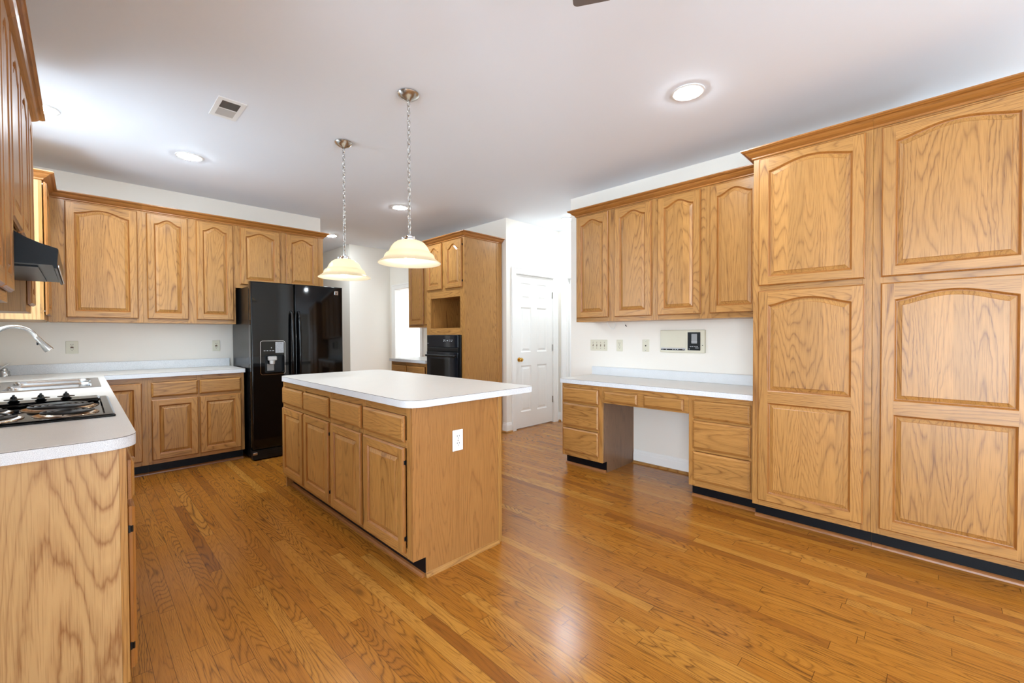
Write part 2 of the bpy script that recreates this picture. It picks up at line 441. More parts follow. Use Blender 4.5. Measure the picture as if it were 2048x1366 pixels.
def shade_mat():
    m = bpy.data.materials.new('alabaster_glass'); m.use_nodes = True; nt = m.node_tree; nt.nodes.clear()
    out = nt.nodes.new('ShaderNodeOutputMaterial')
    tc = N(nt, 'ShaderNodeTexCoord'); nz = N(nt, 'ShaderNodeTexNoise'); nz.inputs['Scale'].default_value = 7; nz.inputs['Detail'].default_value = 4
    nt.links.new(tc.outputs['Object'], nz.inputs['Vector'])
    c = mix(nt, nz.outputs[0], s2l(244, 234, 210), s2l(252, 246, 230))
    d = N(nt, 'ShaderNodeBsdfDiffuse'); t = N(nt, 'ShaderNodeBsdfTranslucent'); g = N(nt, 'ShaderNodeBsdfGlossy')
    g.inputs['Roughness'].default_value = 0.2
    for n in (d, t): nt.links.new(c, n.inputs[0])
    m1 = N(nt, 'ShaderNodeMixShader'); m1.inputs[0].default_value = 0.74
    nt.links.new(d.outputs[0], m1.inputs[1]); nt.links.new(t.outputs[0], m1.inputs[2])
    m2 = N(nt, 'ShaderNodeMixShader'); m2.inputs[0].default_value = 0.05
    nt.links.new(m1.outputs[0], m2.inputs[1]); nt.links.new(g.outputs[0], m2.inputs[2])
    nt.links.new(m2.outputs[0], out.inputs[0]); return m
M['shade'] = shade_mat()

def pane_mat():
    m = bpy.data.materials.new('window_glass'); m.use_nodes = True; nt = m.node_tree; nt.nodes.clear()
    out = nt.nodes.new('ShaderNodeOutputMaterial')
    t = N(nt, 'ShaderNodeBsdfTransparent'); g = N(nt, 'ShaderNodeBsdfGlossy'); g.inputs['Roughness'].default_value = 0.02
    mx = N(nt, 'ShaderNodeMixShader'); mx.inputs[0].default_value = 0.06
    nt.links.new(t.outputs[0], mx.inputs[1]); nt.links.new(g.outputs[0], mx.inputs[2]); nt.links.new(mx.outputs[0], out.inputs[0]); return m
M['pane'] = pane_mat()

# ------------------------------------------------------------------ room shell
ZC = 2.715
XW = 3.79      # right-hand wall plane
XL = -0.515    # left wall plane
YK = 5.555     # kitchen back wall plane

def rect_box(name, x0, x1, y0, y1, z0, z1, mat):
    b = MB(); b.box(x0, x1, y0, y1, z0, z1, g='z'); return struct(b.build(name, mat))

b = MB(); b.box(-3.3, 8.0, -3.5, 10.0, -0.12, 0.0); struct(b.build('floor', M['floor']))
b = MB(); b.box(-3.3, 8.0, -3.5, 10.0, ZC, ZC + 0.12); struct(b.build('ceiling', M['ceil']))

def wall(name, axis, plane, back, a0, a1, holes=(), z0=0.0, z1=ZC, mat=None):
    """wall normal to axis, faces plane..back, spans a0..a1 along the other axis, with rectangular holes (a0,a1,z0,z1)"""
    b = MB()
    cuts = sorted({a0, a1, *[h[0] for h in holes], *[h[1] for h in holes]})
    zc = sorted({z0, z1, *[h[2] for h in holes], *[h[3] for h in holes]})
    for p, q in zip(cuts, cuts[1:]):
        for s, t in zip(zc, zc[1:]):
            if any(h[0] - 1e-6 <= p and q <= h[1] + 1e-6 and h[2] - 1e-6 <= s and t <= h[3] + 1e-6 for h in holes): continue
            if axis == 'x': b.box(plane, back, p, q, s, t)
            else: b.box(p, q, plane, back, s, t)
    return struct(b.build(name, mat or M['wall']))

T = 0.12
wall('wall_back', 'y', YK, YK + T, XL - T, 2.15)
wall('wall_left', 'x', XL, XL - T, 1.20, YK, holes=[(3.60, 4.56, 1.10, 2.25)])
wall('wall_left_return', 'y', 1.20, 1.20 + T, -3.0, XL - T)
wall('wall_breakfast', 'x', -3.0, -3.0 - T, -3.2, 1.20 + T, holes=[(-2.40, 0.60, 0.05, 2.25)])
wall('wall_front', 'y', -3.2, -3.2 - T, -3.0 - T, XW + T, holes=[(0.15, 1.25, 0.55, 2.25), (1.95, 3.05, 0.55, 2.25)])
wall('wall_right', 'x', XW, XW + T, -3.2, 2.87)
wall('wall_hall_door', 'y', 3.895, 3.895 + T, XW + .012, 4.86 + T, holes=[(3.962, 4.748, 0.0, 2.045)])
wall('wall_hall_end', 'x', 4.86, 4.86 + T, 1.60, 3.895, holes=[(2.93, 3.755, 0.0, 2.045)])
wall('wall_hall_near', 'y', 1.60, 1.60 - T, XW + T, 4.86 + T, holes=[(4.05, 4.70, .30, 2.20)])
wall('wall_oven', 'x', XW + .012, XW + T, 3.895 + T, 6.78, holes=[(5.84, 6.63, 0.0, 2.03)])
wall('wall_passage', 'y', 6.78, 6.78 + T, 3.08 + T, XW + T)
wall('wall_passage_side', 'x', 3.08, 3.08 + T, 6.78, 9.6)
wall('wall_far', 'y', 9.6, 9.6 + T, 0.6, 3.08 + T)
wall('wall_far_left', 'x', 0.6, 0.6 - T, YK + T, 9.6 + T)
wall('wall_dining', 'y', 7.70, 7.70 + T, XW + T, 7.0)
wall('wall_dining_side', 'x', 7.0, 7.0 + T, 4.60 - T, 7.70 + T, holes=[(5.40, 7.40, 0.60, 2.30)])
wall('wall_dining_near', 'y', 4.60, 4.60 - T, XW + T, 7.0)

# baseboards with an oak shoe strip
BB = [(0, 0), (.014, 0), (.014, .085), (.011, .100), (.008, .104), (.008, .112), (.004, .122), (0, .126)]
SHOE = [(0, 0), (.018, 0), (.016, .009), (.010, .016), (0, .020)]
def baseboard(name, path):
    b = MB(); b.sweep(BB, path, g='x', m=0)
    pth = []
    b.sweep([(o + .0142, z) for o, z in SHOE], path, m=1)
    return struct(b.build(name, [M['trim'], M['oak']]))
baseboard('baseboard_desk', [(XW, 2.11), (XW, 1.355)])
baseboard('baseboard_right_end', [(XW + T, 2.87), (XW, 2.87), (XW, 2.58)])
baseboard('baseboard_hall_door_left', [(XW + .012, 3.962), (XW + .012, 3.895), (3.888, 3.895)])
baseboard('baseboard_hall_door_right', [(4.818, 3.895), (4.86, 3.895), (4.86, 3.845)])
baseboard('baseboard_right_front', [(XW, -0.40), (XW, -3.2), (-3.0, -3.2)])
baseboard('baseboard_passage', [(3.08, 9.5), (3.08, 6.78), (XW, 6.78)])

# casings
CAS = [(0, 0), (.085, 0), (.085, .020), (.072, .022), (.060, .016), (.020, .012), (.006, .012), (0, .006)]
def casing(name, axis, plane, sgn, a0, a1, z1, z0=0.0, sill=False):
    """door/window casing on a wall; sgn = direction the casing projects along axis"""
    b = MB()
    def pt(a, z, d): return (plane + sgn * d, a, z) if axis == 'x' else (a, plane + sgn * d, z)
    pth = [(a0, z0), (a0, z1), (a1, z1), (a1, z0)]
    rows = []
    for k, (a, z) in enumerate(pth):
        row = []
        for o, d in CAS:
            da = -o if k < 2 else o
            dz = o if k in (1, 2) else 0
            row.append(pt(a + da, z + dz, d))
        rows.append(b.loop(row))
    for A, B in zip(rows, rows[1:]): b.bridge(A, B)
    b.face(rows[0]); b.face(rows[-1][::-1])
    return struct(b.build(name, M['trim']))
casing('trim_1', 'y', 3.895, -1, 3.975, 4.735, 2.032)
casing('trim_2', 'x', 4.86, -1, 2.945, 3.758, 2.032)
casing('trim_3', 'x', XW + .012, -1, 5.855, 6.615, 2.015)
def jamb(name, axis, p0, p1, a0, a1, z1, th=.016):
    b = MB()
    for (s, t, z0_, z1_) in ((a0, a0 + th, 0, z1), (a1 - th, a1, 0, z1), (a0 + th, a1 - th, z1 - th, z1)):
        if axis == 'x': b.box(p0, p1, s, t, z0_, z1_)
        else: b.box(s, t, p0, p1, z0_, z1_)
    return struct(b.build(name, M['trim']))
jamb('trim_4', 'y', 3.895, 3.895 + T, 3.9621, 4.7479, 2.0449)
jamb('trim_5', 'x', 4.86, 4.86 + T, 2.9301, 3.7549, 2.0449)
jamb('trim_6', 'x', XW + .012, XW + T, 5.8401, 6.6299, 2.0299)
# chair rail on the dining room wall
b = MB(); b.sweep([(0, 0), (.012, .0), (.022, .02), (.022, .035), (.012, .06), (0, .065)], [(XW + T, 7.70), (7.0, 7.70)], z=.86)
struct(b.build('trim_7', M['trim']))

# windows (all of them outside the picture, they let the daylight in; the hall one is added)
def window(name, axis, plane, back, a0, a1, z0, z1, nv, nh):
    root = bpy.data.objects.new(name, None); COL.objects.link(root); struct(root)
    b = MB(); lo, hi = min(plane, back), max(plane, back); f = .045; mid = (lo + hi) / 2
    def bx(bb, s, t, u, v, d0, d1):
        if axis == 'x': bb.box(d0, d1, s, t, u, v)
        else: bb.box(s, t, d0, d1, u, v)
    e = .0005
    bx(b, a0 + e, a0 + f, z0 + e, z1 - e, lo, hi); bx(b, a1 - f, a1 - e, z0 + e, z1 - e, lo, hi)
    bx(b, a0 + f, a1 - f, z0 + e, z0 + f, lo, hi); bx(b, a0 + f, a1 - f, z1 - f, z1 - e, lo, hi)
    for k in range(1, nv):
        a = a0 + (a1 - a0) * k / nv; bx(b, a - .011, a + .011, z0 + f, z1 - f, mid - .012, mid + .012)
    for k in range(1, nh):
        z = z0 + (z1 - z0) * k / nh; bx(b, a0 + f, a1 - f, z - .011, z + .011, mid - .0119, mid + .0119)
    struct(b.build('window_frame', M['trim'], root))
    p = MB(); bx(p, a0 + f, a1 - f, z0 + f, z1 - f, mid - .002, mid + .002)
    struct(p.build('window_pane', M['pane'], root))
window('window_1', 'x', XL, XL - T, 3.60, 4.56, 1.10, 2.25, 2, 2)
window('window_2', 'x', -3.0, -3.0 - T, -2.40, 0.60, 0.05, 2.25, 4, 1)
window('window_3', 'y', -3.2, -3.2 - T, 0.15, 1.25, 0.55, 2.25, 3, 4)
window('window_4', 'y', -3.2, -3.2 - T, 1.95, 3.05, 0.55, 2.25, 3, 4)
window('hall_fill_window', 'y', 1.60, 1.60 - T, 4.05, 4.70, .30, 2.20, 2, 4)  # added window, put in with its panel to brighten the hall
window('window_5', 'x', 7.0, 7.0 + T, 5.40, 7.40, 0.60, 2.30, 4, 3)

# six-panel door to the hall closet
def six_panel_door(name, x0, x1, z0, z1, y, cols, rows):
    root = bpy.data.objects.new(name, None); COL.objects.link(root); struct(root)
    b = MB(); th = .035
    outer = [(x0, y, z0), (x1, y, z0), (x1, y, z1), (x0, y, z1)]
    holes = []
    for c0, c1 in cols:
        for r0, r1 in rows:
            L = lambda i, d: [(c0 + i, y + d, r0 + i), (c1 - i, y + d, r0 + i), (c1 - i, y + d, r1 - i), (c0 + i, y + d, r1 - i)]
            holes.append(L(0, 0))
            prev = b.loop(L(0, 0))
            for i, d in ((.010, .007), (.016, .009), (.024, .009), (.044, .003), (.047, .002)):
                cur = b.loop(L(i, d)); b.bridge(prev, cur); prev = cur
            b.face(prev)
    b.tess([outer] + holes, normal=(0, -1, 0))
    b.box(x0, x1, y + .012, y + th, z0, z1)
    A = b.loop([(x0, y + .012, z0), (x1, y + .012, z0), (x1, y + .012, z1), (x0, y + .012, z1)]); b.bridge(A, b.loop(outer))
    struct(b.build('door_slab', M['trim'], root))
    return root
dr = six_panel_door('door_1', 3.981, 4.729, 0.012, 2.026, 3.912,
                    [(4.083, 4.285), (4.400, 4.608)], [(.222, .835), (1.010, 1.605), (1.708, 1.925)])
k = MB(); k.lathe([(.0, -.064), (.018, -.062), (.027, -.050), (.027, -.040), (.018, -.030), (.010, -.026), (.010, -.010), (.028, -.007), (.030, 0), (0, 0)], (4.047, 3.912, .915), axis='y', n=24)
o = k.build('door_knob', M['brass'], dr); struct(o)
for hz in (.326, 1.057, 1.796):
    k = MB(); k.tube([(4.729, 3.906, hz - .045), (4.729, 3.906, hz + .045)], .007, 8); k.box(4.716, 4.7415, 3.9055, 3.910, hz - .045, hz + .045)
    struct(k.build('door_hinge', M['nickel'], dr))
b = MB(); b.box(4.905, 4.94, 2.947, 3.738, .012, 2.028); struct(b.build('door_2', M['trim']))

# ------------------------------------------------------------------ cabinet parts (local frame: x right, -y towards the room, z up)
def arch_shape(t, p):
    return max(0.0, math.cos(math.pi * t / 2)) ** p

def door(parent, u0, u1, z0, z1, H=0.0, mids=(), stile=.055, rail=.055, top=None, p=1.7, hinge=None, y0=-.0012, name='door'):
    """raised-panel door; H = arch height of the top rail; mids = heights (zlow, zhigh) of mid rails"""
    th = .019; D = lambda d: y0 - d
    top = top if top is not None else (.045 if H else rail)
    b = MB()
    off = lambda: (rnd(), rnd(), rnd())
    gz = ('z', off())
    rect = lambda i, d: [(u0 + i, D(d), z0 + i), (u1 - i, D(d), z0 + i), (u1 - i, D(d), z1 - i), (u0 + i, D(d), z1 - i)]
    A = b.loop(rect(.004, 0)); B = b.loop(rect(0, .003)); C = b.loop(rect(0, .011)); E = b.loop(rect(.004, .0145)); F = b.loop(rect(.007, .019))
    b.face(A[::-1], 0, gz)
    for q, w in ((A, B), (B, C), (C, E), (E, F)): b.bridge(q, w, 1, gz)
    e = .007; xl, xr = u0 + stile, u1 - stile
    b.poly([(u0 + e, D(th), z0 + e), (xl, D(th), z0 + e), (xl, D(th), z1 - e), (u0 + e, D(th), z1 - e)], 0, ('z', off()))
    b.poly([(xr, D(th), z0 + e), (u1 - e, D(th), z0 + e), (u1 - e, D(th), z1 - e), (xr, D(th), z1 - e)], 0, ('z', off()))
    b.poly([(xl, D(th), z0 + e), (xr, D(th), z0 + e), (xr, D(th), z0 + rail), (xl, D(th), z0 + rail)], 0, ('x', off()))
    ops = []; lo = z0 + rail
    for (m0, m1) in mids:
        b.poly([(xl, D(th), m0), (xr, D(th), m0), (xr, D(th), m1), (xl, D(th), m1)], 0, ('x', off()))
        ops.append((lo, m0, 0.0)); lo = m1
    ops.append((lo, z1 - top - H, H))
    gt = ('x', off()); zt = z1 - top - H
    n = 24 if H else 1
    for k in range(n):
        ta, tb = -1 + 2 * k / n, -1 + 2 * (k + 1) / n
        xa, xb = xl + (xr - xl) * k / n, xl + (xr - xl) * (k + 1) / n
        ha, hb = (H * arch_shape(ta, p), H * arch_shape(tb, p)) if H else (0, 0)
        b.poly([(xa, D(th), zt + ha), (xb, D(th), zt + hb), (xb, D(th), z1 - e), (xa, D(th), z1 - e)], 0, gt)
    panels = []
    for (a, c, h) in ops:
        n = 24 if h else 1
        def cont(i, d):
            l, r = xl + i, xr - i
            pts = [(l, D(d), a + i), (r, D(d), a + i)]
            for k in range(n + 1):
                t = 1 - 2 * k / n
                pts.append((l + (r - l) * (t + 1) / 2, D(d), c + (h * arch_shape(t, p) if h else 0) - i))
            return pts
        l0 = b.loop(cont(0, th)); l1 = b.loop(cont(.003, .0165)); l2 = b.loop(cont(.006, .012)); l3 = b.loop(cont(.009, .0085))
        for q, w in ((l0, l1), (l1, l2), (l2, l3)): b.bridge(q, w, 1, ('z', off()))
        pm = MB(); gp = ('z', off())
        q0 = pm.loop(cont(.009, .0085)); q1 = pm.loop(cont(.012, .008)); q2 = pm.loop(cont(.031, .0150)); q3 = pm.loop(cont(.033, .0168))
        pm.bridge(q0, q1, 1, gp); pm.bridge(q1, q2, 0, gp); pm.bridge(q2, q3, 1, gp)
        pm.face(q3, 0, gp)
        panels.append(pm)
    o = b.build(name, [M['oak'], M['oakd']], parent)
    for pm in panels: pm.build('door_panel', [M['oak'], M['oakd']], o)
    if hinge:
        for hz in (z0 + .075, z1 - .075):
            hb = MB()
            x = u1 if hinge == 'r' else u0
            hb.box(x - .004, x + .008, y0 - .006, y0 - .001, hz - .012, hz + .012)
            hb.tube([(x + (.001 if hinge == 'r' else -.001), y0 - .010, hz - .010), (x + (.001 if hinge == 'r' else -.001), y0 - .010, hz + .010)], .0035, 8)
            hb.build('hinge', M['blackm'], o)
    return o

def drawer(parent, u0, u1, z0, z1, y0=-.0012, name='drawer_front'):
    D = lambda d: y0 - d
    b = MB(); g = ('x', (rnd(), rnd(), rnd()))
    rect = lambda i, d: [(u0 + i, D(d), z0 + i), (u1 - i, D(d), z0 + i), (u1 - i, D(d), z1 - i), (u0 + i, D(d), z1 - i)]
    L = [b.loop(rect(i, d)) for i, d in ((.003, 0), (0, .002), (0, .010), (.003, .0125), (.013, .0185), (.015, .019))]
    b.face(L[0][::-1], 0, g)
    for q, w in zip(L, L[1:]): b.bridge(q, w, 1 if q is not L[3] else 0, g)
    b.face(L[-1], 0, g)
    return b.build(name, [M['oak'], M['oakd']], parent)

CROWN = [(0, 0), (.007, 0), (.010, .005), (.010, .011), (.016, .015), (.026, .022), (.036, .031), (.043, .041), (.047, .043), (.054, .044), (.060, .049), (.065, .052), (.065, .060), (0, .060)]
def crown(parent, path, z=2.395, start=0, end=0):
    b = MB(); b.sweep(CROWN, path, z=z, start=start, end=end)
    return b.build('crown_molding', M['oakd'], parent)

def frame(parent, w, z0, z1, stiles, rails, th=.019):
    """face frame: stiles (x0,x1) full height, rails (z0,z1[,x0,x1]) between"""
    b = MB()
    for s in stiles: b.box(s[0], s[1], 0, th, z0, z1, g='z', c=.0008)
    for r in rails:
        xs = [(r[2], r[3])] if len(r) == 4 else [(a[1], c[0]) for a, c in zip(stiles, stiles[1:])]
        for x0, x1 in xs: b.box(x0, x1, .0004, th, r[0], r[1], g='x', c=.0008)
    return b.build('face_frame', M['oak'], parent)

def carcass(parent, w, d, z0, z1, toe=0.0, y0=.019, x0=0.0, hollow=False, mat='oak'):
    b = MB()
    if toe:
        t = .016
        for xa in (x0, w - t):   # side panels notched for the toe space
            g = ('z', (rnd(), rnd(), rnd()))
            pts = [(y0, toe), (.075, toe), (.075, 0.0), (d, 0.0), (d, z1), (y0, z1)]
            A = b.loop([(xa, y, z) for y, z in pts]); B = b.loop([(xa + t, y, z) for y, z in pts])
            b.bridge(A, B, 0, g); b.face(A[::-1], 0, g); b.face(B, 0, g)
        if hollow:
            b.box(x0 + t, w - t, y0, d, toe, toe + t, g='x'); b.box(x0 + t, w - t, d - .008, d, toe + t, z1, g='z')
        else: b.box(x0 + t, w - t, y0, d, toe, z1, g='z')
    else:
        b.box(x0, w, y0, d, z0, z1, g='z', c=.0005)
    return b.build('carcass', M[mat], parent)

def toe_kick(parent, x0, x1, y=.075, h=.098, shoe=True):
    b = MB(); b.box(x0, x1, y - .006, y - .0005, 0.0005, h); b.build('toe_kick', M['toe'], parent)
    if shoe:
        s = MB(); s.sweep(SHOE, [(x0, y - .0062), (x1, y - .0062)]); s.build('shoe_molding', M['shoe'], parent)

def rot_loc(face, wall_side):
    pass

# ------------------------------------------------------------------ pantry cabinets (face x = 3.185, facing -x: u = y0 - y)
def pantry(y0, w, label, doorsu, left):
    t = thing('pantry_cabinet', label, 'cabinet', (3.185, y0, 0), -90, 'tall oak pantry cabinets')
    carcass(t, w - .0005, .6045, .1, 2.42, toe=.1)
    frame(t, w - .0005, .1, 2.42, [(0, .045), (w - .045, w - .0005)], [(.1, .15), (1.51, 1.57), (2.37, 2.42)])
    u0, u1 = doorsu
    door(t, u0, u1, 1.556, 2.386, H=.045, p=1.25, top=.043, stile=.058, name='upper_door')
    door(t, u0, u1, .137, 1.522, H=.045, p=1.25, top=.050, stile=.058, mids=[(.790, .866)], name='lower_door')
    toe_kick(t, .001 if left else 0, w - .001)
    crown(t, [(0, .6045), (0, 0), (w, 0)] if left else [(0, 0), (w, 0)], z=2.397)
    return t
pantry(.895, .615, 'tall oak pantry cabinet next to the built-in desk', (.034, .582), True)
pantry(.2795, .645, 'wider tall oak pantry cabinet at the right edge, away from the desk', (.036, .603), False)

# ------------------------------------------------------------------ built-in desk
def drawer_base(y0, w, label, us, zs, ztop=.7845, lside=False):
    t = thing('desk_drawer_cabinet', label, 'drawer cabinet', (3.245, y0, 0), -90, 'oak drawer cabinets of the desk')
    carcass(t, w, .5445, .1, ztop, toe=.1)
    frame(t, w, .1, ztop, [(0, us[0] + .012), (us[1] - .012, w)], [(.1, .152), (.365, .39), (.595, .62), (.738, ztop)])
    for z0, z1 in zs: drawer(t, us[0], us[1], z0, z1)
    toe_kick(t, 0.001, w - .001)
    return t
ZS = [(.147, .363), (.387, .595), (.614, .747)]
td = drawer_base(2.562, .447, 'oak three-drawer cabinet under the left end of the desk, near the white door', (.015, .412), ZS)
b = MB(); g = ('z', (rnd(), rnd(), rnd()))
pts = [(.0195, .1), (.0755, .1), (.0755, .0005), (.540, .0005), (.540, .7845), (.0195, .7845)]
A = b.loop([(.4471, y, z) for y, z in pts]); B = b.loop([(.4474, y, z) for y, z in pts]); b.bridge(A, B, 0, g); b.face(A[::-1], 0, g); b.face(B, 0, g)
b.build('side_panel', M['oakb'], td)  # thin sheet over the carcass side, laminate brown plus painted shade
drawer_base(1.350, .4525, 'oak three-drawer cabinet under the desk, beside the tall pantry', (.034, .430), ZS)
t = thing('desk_apron', 'oak rail with two shallow drawers bridging the desk kneehole', 'drawer unit', (3.245, 2.1145, 0), -90)
b = MB(); b.box(0.0005, .7635, 0, .019, .637, .7845, g='x', c=.001); b.build('apron_rail', M['oak'], t)
b = MB(); b.box(.02, .744, .0195, .40, .66, .78, g='y'); b.build('drawer_box', M['oak'], t)
drawer(t, .022, .340, .653, .743); drawer(t, .400, .727, .653, .743)

def rounded(pts, radii, n=10):
    """round the corners of a 2-D polygon"""
    out = []; P = [Vector(p) for p in pts]; k = len(P)
    for i in range(k):
        r = radii[i]
        if r <= 0: out.append(tuple(P[i])); continue
        a = (P[i - 1] - P[i]).normalized(); c = (P[(i + 1) % k] - P[i]).normalized()
        ang = a.angle(c); d = r / math.tan(ang / 2)
        ctr = P[i] + (a + c).normalized() * (r / math.sin(ang / 2))
        s = P[i] + a * d - ctr; e = P[i] + c * d - ctr
        a0 = math.atan2(s.y, s.x); a1 = math.atan2(e.y, e.x)
        dd = (a1 - a0 + math.pi) % (2 * math.pi) - math.pi
        for q in range(n + 1):
            th = a0 + dd * q / n; out.append((ctr.x + r * math.cos(th), ctr.y + r * math.sin(th)))
    return out

def worktop(parent, outer, holes, z0, z1, name='slab'):
    b = MB()
    b.slab([outer] + holes, z0, z1 - .0028, 0, 1)
    b.slab([outer] + holes, z1 - .0028, z1 - .0008, 2, 2, bottom=False)
    ins = outer
    b.tess([[(x, y, z1) for x, y in l] for l in [outer] + holes], 0, normal=(0, 0, 1))
    for k, l in enumerate([outer] + holes):
        ar = sum(l[i][0] * l[(i + 1) % len(l)][1] - l[(i + 1) % len(l)][0] * l[i][1] for i in range(len(l)))
        if (ar > 0) != (k == 0): l = l[::-1]
        b.bridge(b.loop([(x, y, z1 - .0008) for x, y in l]), b.loop([(x, y, z1) for x, y in l]), 0)
    return b.build(name, [M['lam'], M['lamedge'], M['seam']], parent)

t = thing('desk_worktop', 'pale speckled laminate desk worktop with low backsplash beside the pantry', 'worktop', (3.5, 1.7, .785))
def loc(pts, o): return [(x - o[0], y - o[1]) for x, y in pts]
worktop(t, loc(rounded([(3.215, .8965), (3.789, .8965), (3.789, 2.600), (3.215, 2.572)], [0, 0, 0, .012]), (3.5, 1.7)), [], .0003, .040)
b = MB(); b.box(.268, .289, -.8035, .885, .0403, .125, c=.002); b.build('backsplash', M['lamedge'], t)

# ------------------------------------------------------------------ wall cabinets over the desk (face x = 3.47)
def wall_cab(loc_, rz, w, d, z0, z1, label, doors, group, stiles, H=.045, crown_path=None, cs=0, ce=0, p=1.7, name='wall_cabinet', hinge=None, zd=None, czs=2.395):
    t = thing(name, label, 'cabinet', loc_, rz, group)
    carcass(t, w, d, z0, z1)
    frame(t, w, z0, z1, stiles, [(z0, z0 + .05), (z1 - .05, z1)])
    for i, (u0, u1) in enumerate(doors):
        a, c = zd or (z0 + .038, z1 - .030)
        door(t, u0, u1, a, c, H=H, p=p, hinge=(hinge[i] if hinge else None))
    if crown_path: crown(t, crown_path, z=czs, start=cs, end=ce)
    return t
wall_cab((3.47, 2.562, 0), -90, .8335, .3195, 1.363, 2.415, 'oak two-door wall cabinet over the left end of the desk',
         [(.012, .370), (.438, .798)], 'oak wall cabinets over the desk', [(0, .03), (.36, .45), (.79, .8335)], crown_path=[(0, .3195), (0, 0), (.8335, 0)], p=1.9)
wall_cab((3.47, 1.728, 0), -90, .832, .3195, 1.363, 2.415, 'oak two-door wall cabinet over the desk, against the tall pantry',
         [(.022, .380), (.448, .806)], 'oak wall cabinets over the desk', [(0, .03), (.37, .46), (.80, .832)], crown_path=[(0, 0), (.832, 0)], p=1.9)

# ------------------------------------------------------------------ back wall: uppers (face y = 5.236)
G1 = 'oak wall cabinets on the back wall'
wall_cab((-.189, 5.236, 0), 0, .5985, .3185, 1.365, 2.415, 'oak wall cabinet with one wide arched door in the back corner',
         [(.104, .566)], G1, [(0, .112), (.556, .5985)], crown_path=[(0, 0), (.5985, 0)], cs=-1, p=1.6)
wall_cab((.41, 5.236, 0), 0, .7395, .3185, 1.365, 2.415, 'oak wall cabinet with two narrow arched doors, left of the fridge',
         [(.030, .340), (.404, .720)], G1, [(0, .036), (.33, .414), (.71, .7395)], crown_path=[(0, 0), (.7395, 0)], p=2.1)
wall_cab((1.15, 5.236, 0), 0, .905, .3185, 1.745, 2.415, 'short oak wall cabinet with two arched doors above the black fridge',
         [(.042, .428), (.492, .840)], G1, [(0, .05), (.418, .50), (.832, .905)], crown_path=[(0, 0), (.905, 0), (.905, .3185)], p=1.8)

# left wall uppers (face x = -0.19, facing +x: u = y - y0)
G2 = 'oak wall cabinets along the left wall'
t = thing('wall_cabinet', 'oak wall cabinet by the sink window, its plain side, tinted pale for window light, turned to the room', 'cabinet', (-.19, 4.70, 0), 90, G2)
b = MB(); b.box(0, .8545, .019, .3245, 1.365, 2.415, g='z', c=.0005); b.build('carcass', M['oakp'], t)  # pale veneer; the sink window's light is put into its colour too
frame(t, .535, 1.365, 2.415, [(0, .04), (.47, .535)], [(1.365, 1.415), (2.365, 2.415)])
dd = door(t, .010, .475, 1.403, 2.385, H=.045, y0=-.005, p=1.8)
for bz in (1.43, 1.90, 2.37):
    k = MB(); k.box(.012, .022, -.0049, -.0002, bz - .004, bz + .004); k.build('bumper', M['white'], dd)
crown(t, [(0, .3245), (0, 0), (.5355, 0)], z=2.395, end=-1)

wall_cab((-.19, 1.87, 0), 90, .5645, .3245, 1.365, 2.415, 'tall oak wall cabinet on the near side of the range hood',
         [(.020, .272), (.292, .545)], G2, [(0, .03), (.262, .302), (.535, .5645)], crown_path=[(0, .3245), (0, 0), (.5645, 0)], p=2.1)
wall_cab((-.19, 2.435, 0), 90, .7645, .3245, 1.652, 2.415, 'shorter oak wall cabinet directly above the black range hood',
         [(.025, .362), (.402, .740)], G2, [(0, .035), (.352, .412), (.73, .7645)], crown_path=[(0, 0), (.7645, 0)], p=2.1)
wall_cab((-.19, 3.20, 0), 90, .30, .3245, 1.365, 2.415, 'narrow oak wall cabinet past the far side of the range hood',
         [(.026, .274)], G2, [(0, .036), (.264, .30)], crown_path=[(0, 0), (.30, 0), (.30, .3245)], p=2.1)

# ------------------------------------------------------------------ base cabinets, back wall (face y = 4.955) and left run (face x = .10)
G3 = 'oak base cabinets under the L-shaped worktop'
def base_cab(loc_, rz, w, d, label, group, stiles, rails, doors=(), drawers=(), toe=(0, None), zt=.875, hinge=None, name='base_cabinet', hollow=False, mat='oak'):
    t = thing(name, label, 'cabinet', loc_, rz, group)
    carcass(t, w, d, .1, zt, toe=.1, hollow=hollow, mat=mat)
    frame(t, w, .1, zt, stiles, rails)
    for i, q in enumerate(doors):
        door(t, q[0], q[1], q[2], q[3], rail=.05, stile=.052, hinge=(hinge[i] if hinge else None))
    for q in drawers: drawer(t, *q)
    toe_kick(t, toe[0], w - .001 if toe[1] is None else toe[1])
    return t
base_cab((.1005, 4.955, 0), 0, .309, .5995, 'oak corner base cabinet with one full-height door, meeting the sink run', G3,
         [(0, .02), (.255, .309)], [(.1, .15), (.83, .875)], doors=[(.012, .268, .140, .828)], toe=(-.074, None))
base_cab((.410, 4.955, 0), 0, .740, .5995, 'oak base cabinet with two drawers and two doors, left of the fridge', G3,
         [(0, .035), (.35, .385), (.705, .740)], [(.1, .15), (.665, .705), (.83, .875)],
         doors=[(.022, .360, .135, .672), (.372, .711, .135, .672)], drawers=[(.022, .360, .697, .828), (.372, .711, .697, .828)])
base_cab((.100, 1.885, 0), 90, 1.3645, .6145, 'oak base cabinet under the cooktop, its plain end panel facing the room', G3,
         [(0, .03), (.66, .70), (1.33, 1.3645)], [(.1, .15), (.665, .705), (.83, .875)],
         doors=[(.016, .672, .135, .676), (.690, 1.350, .135, .676)], drawers=[(.016, .672, .700, .830), (.690, 1.350, .700, .830)], hinge='ll', hollow=True, mat='oakp')
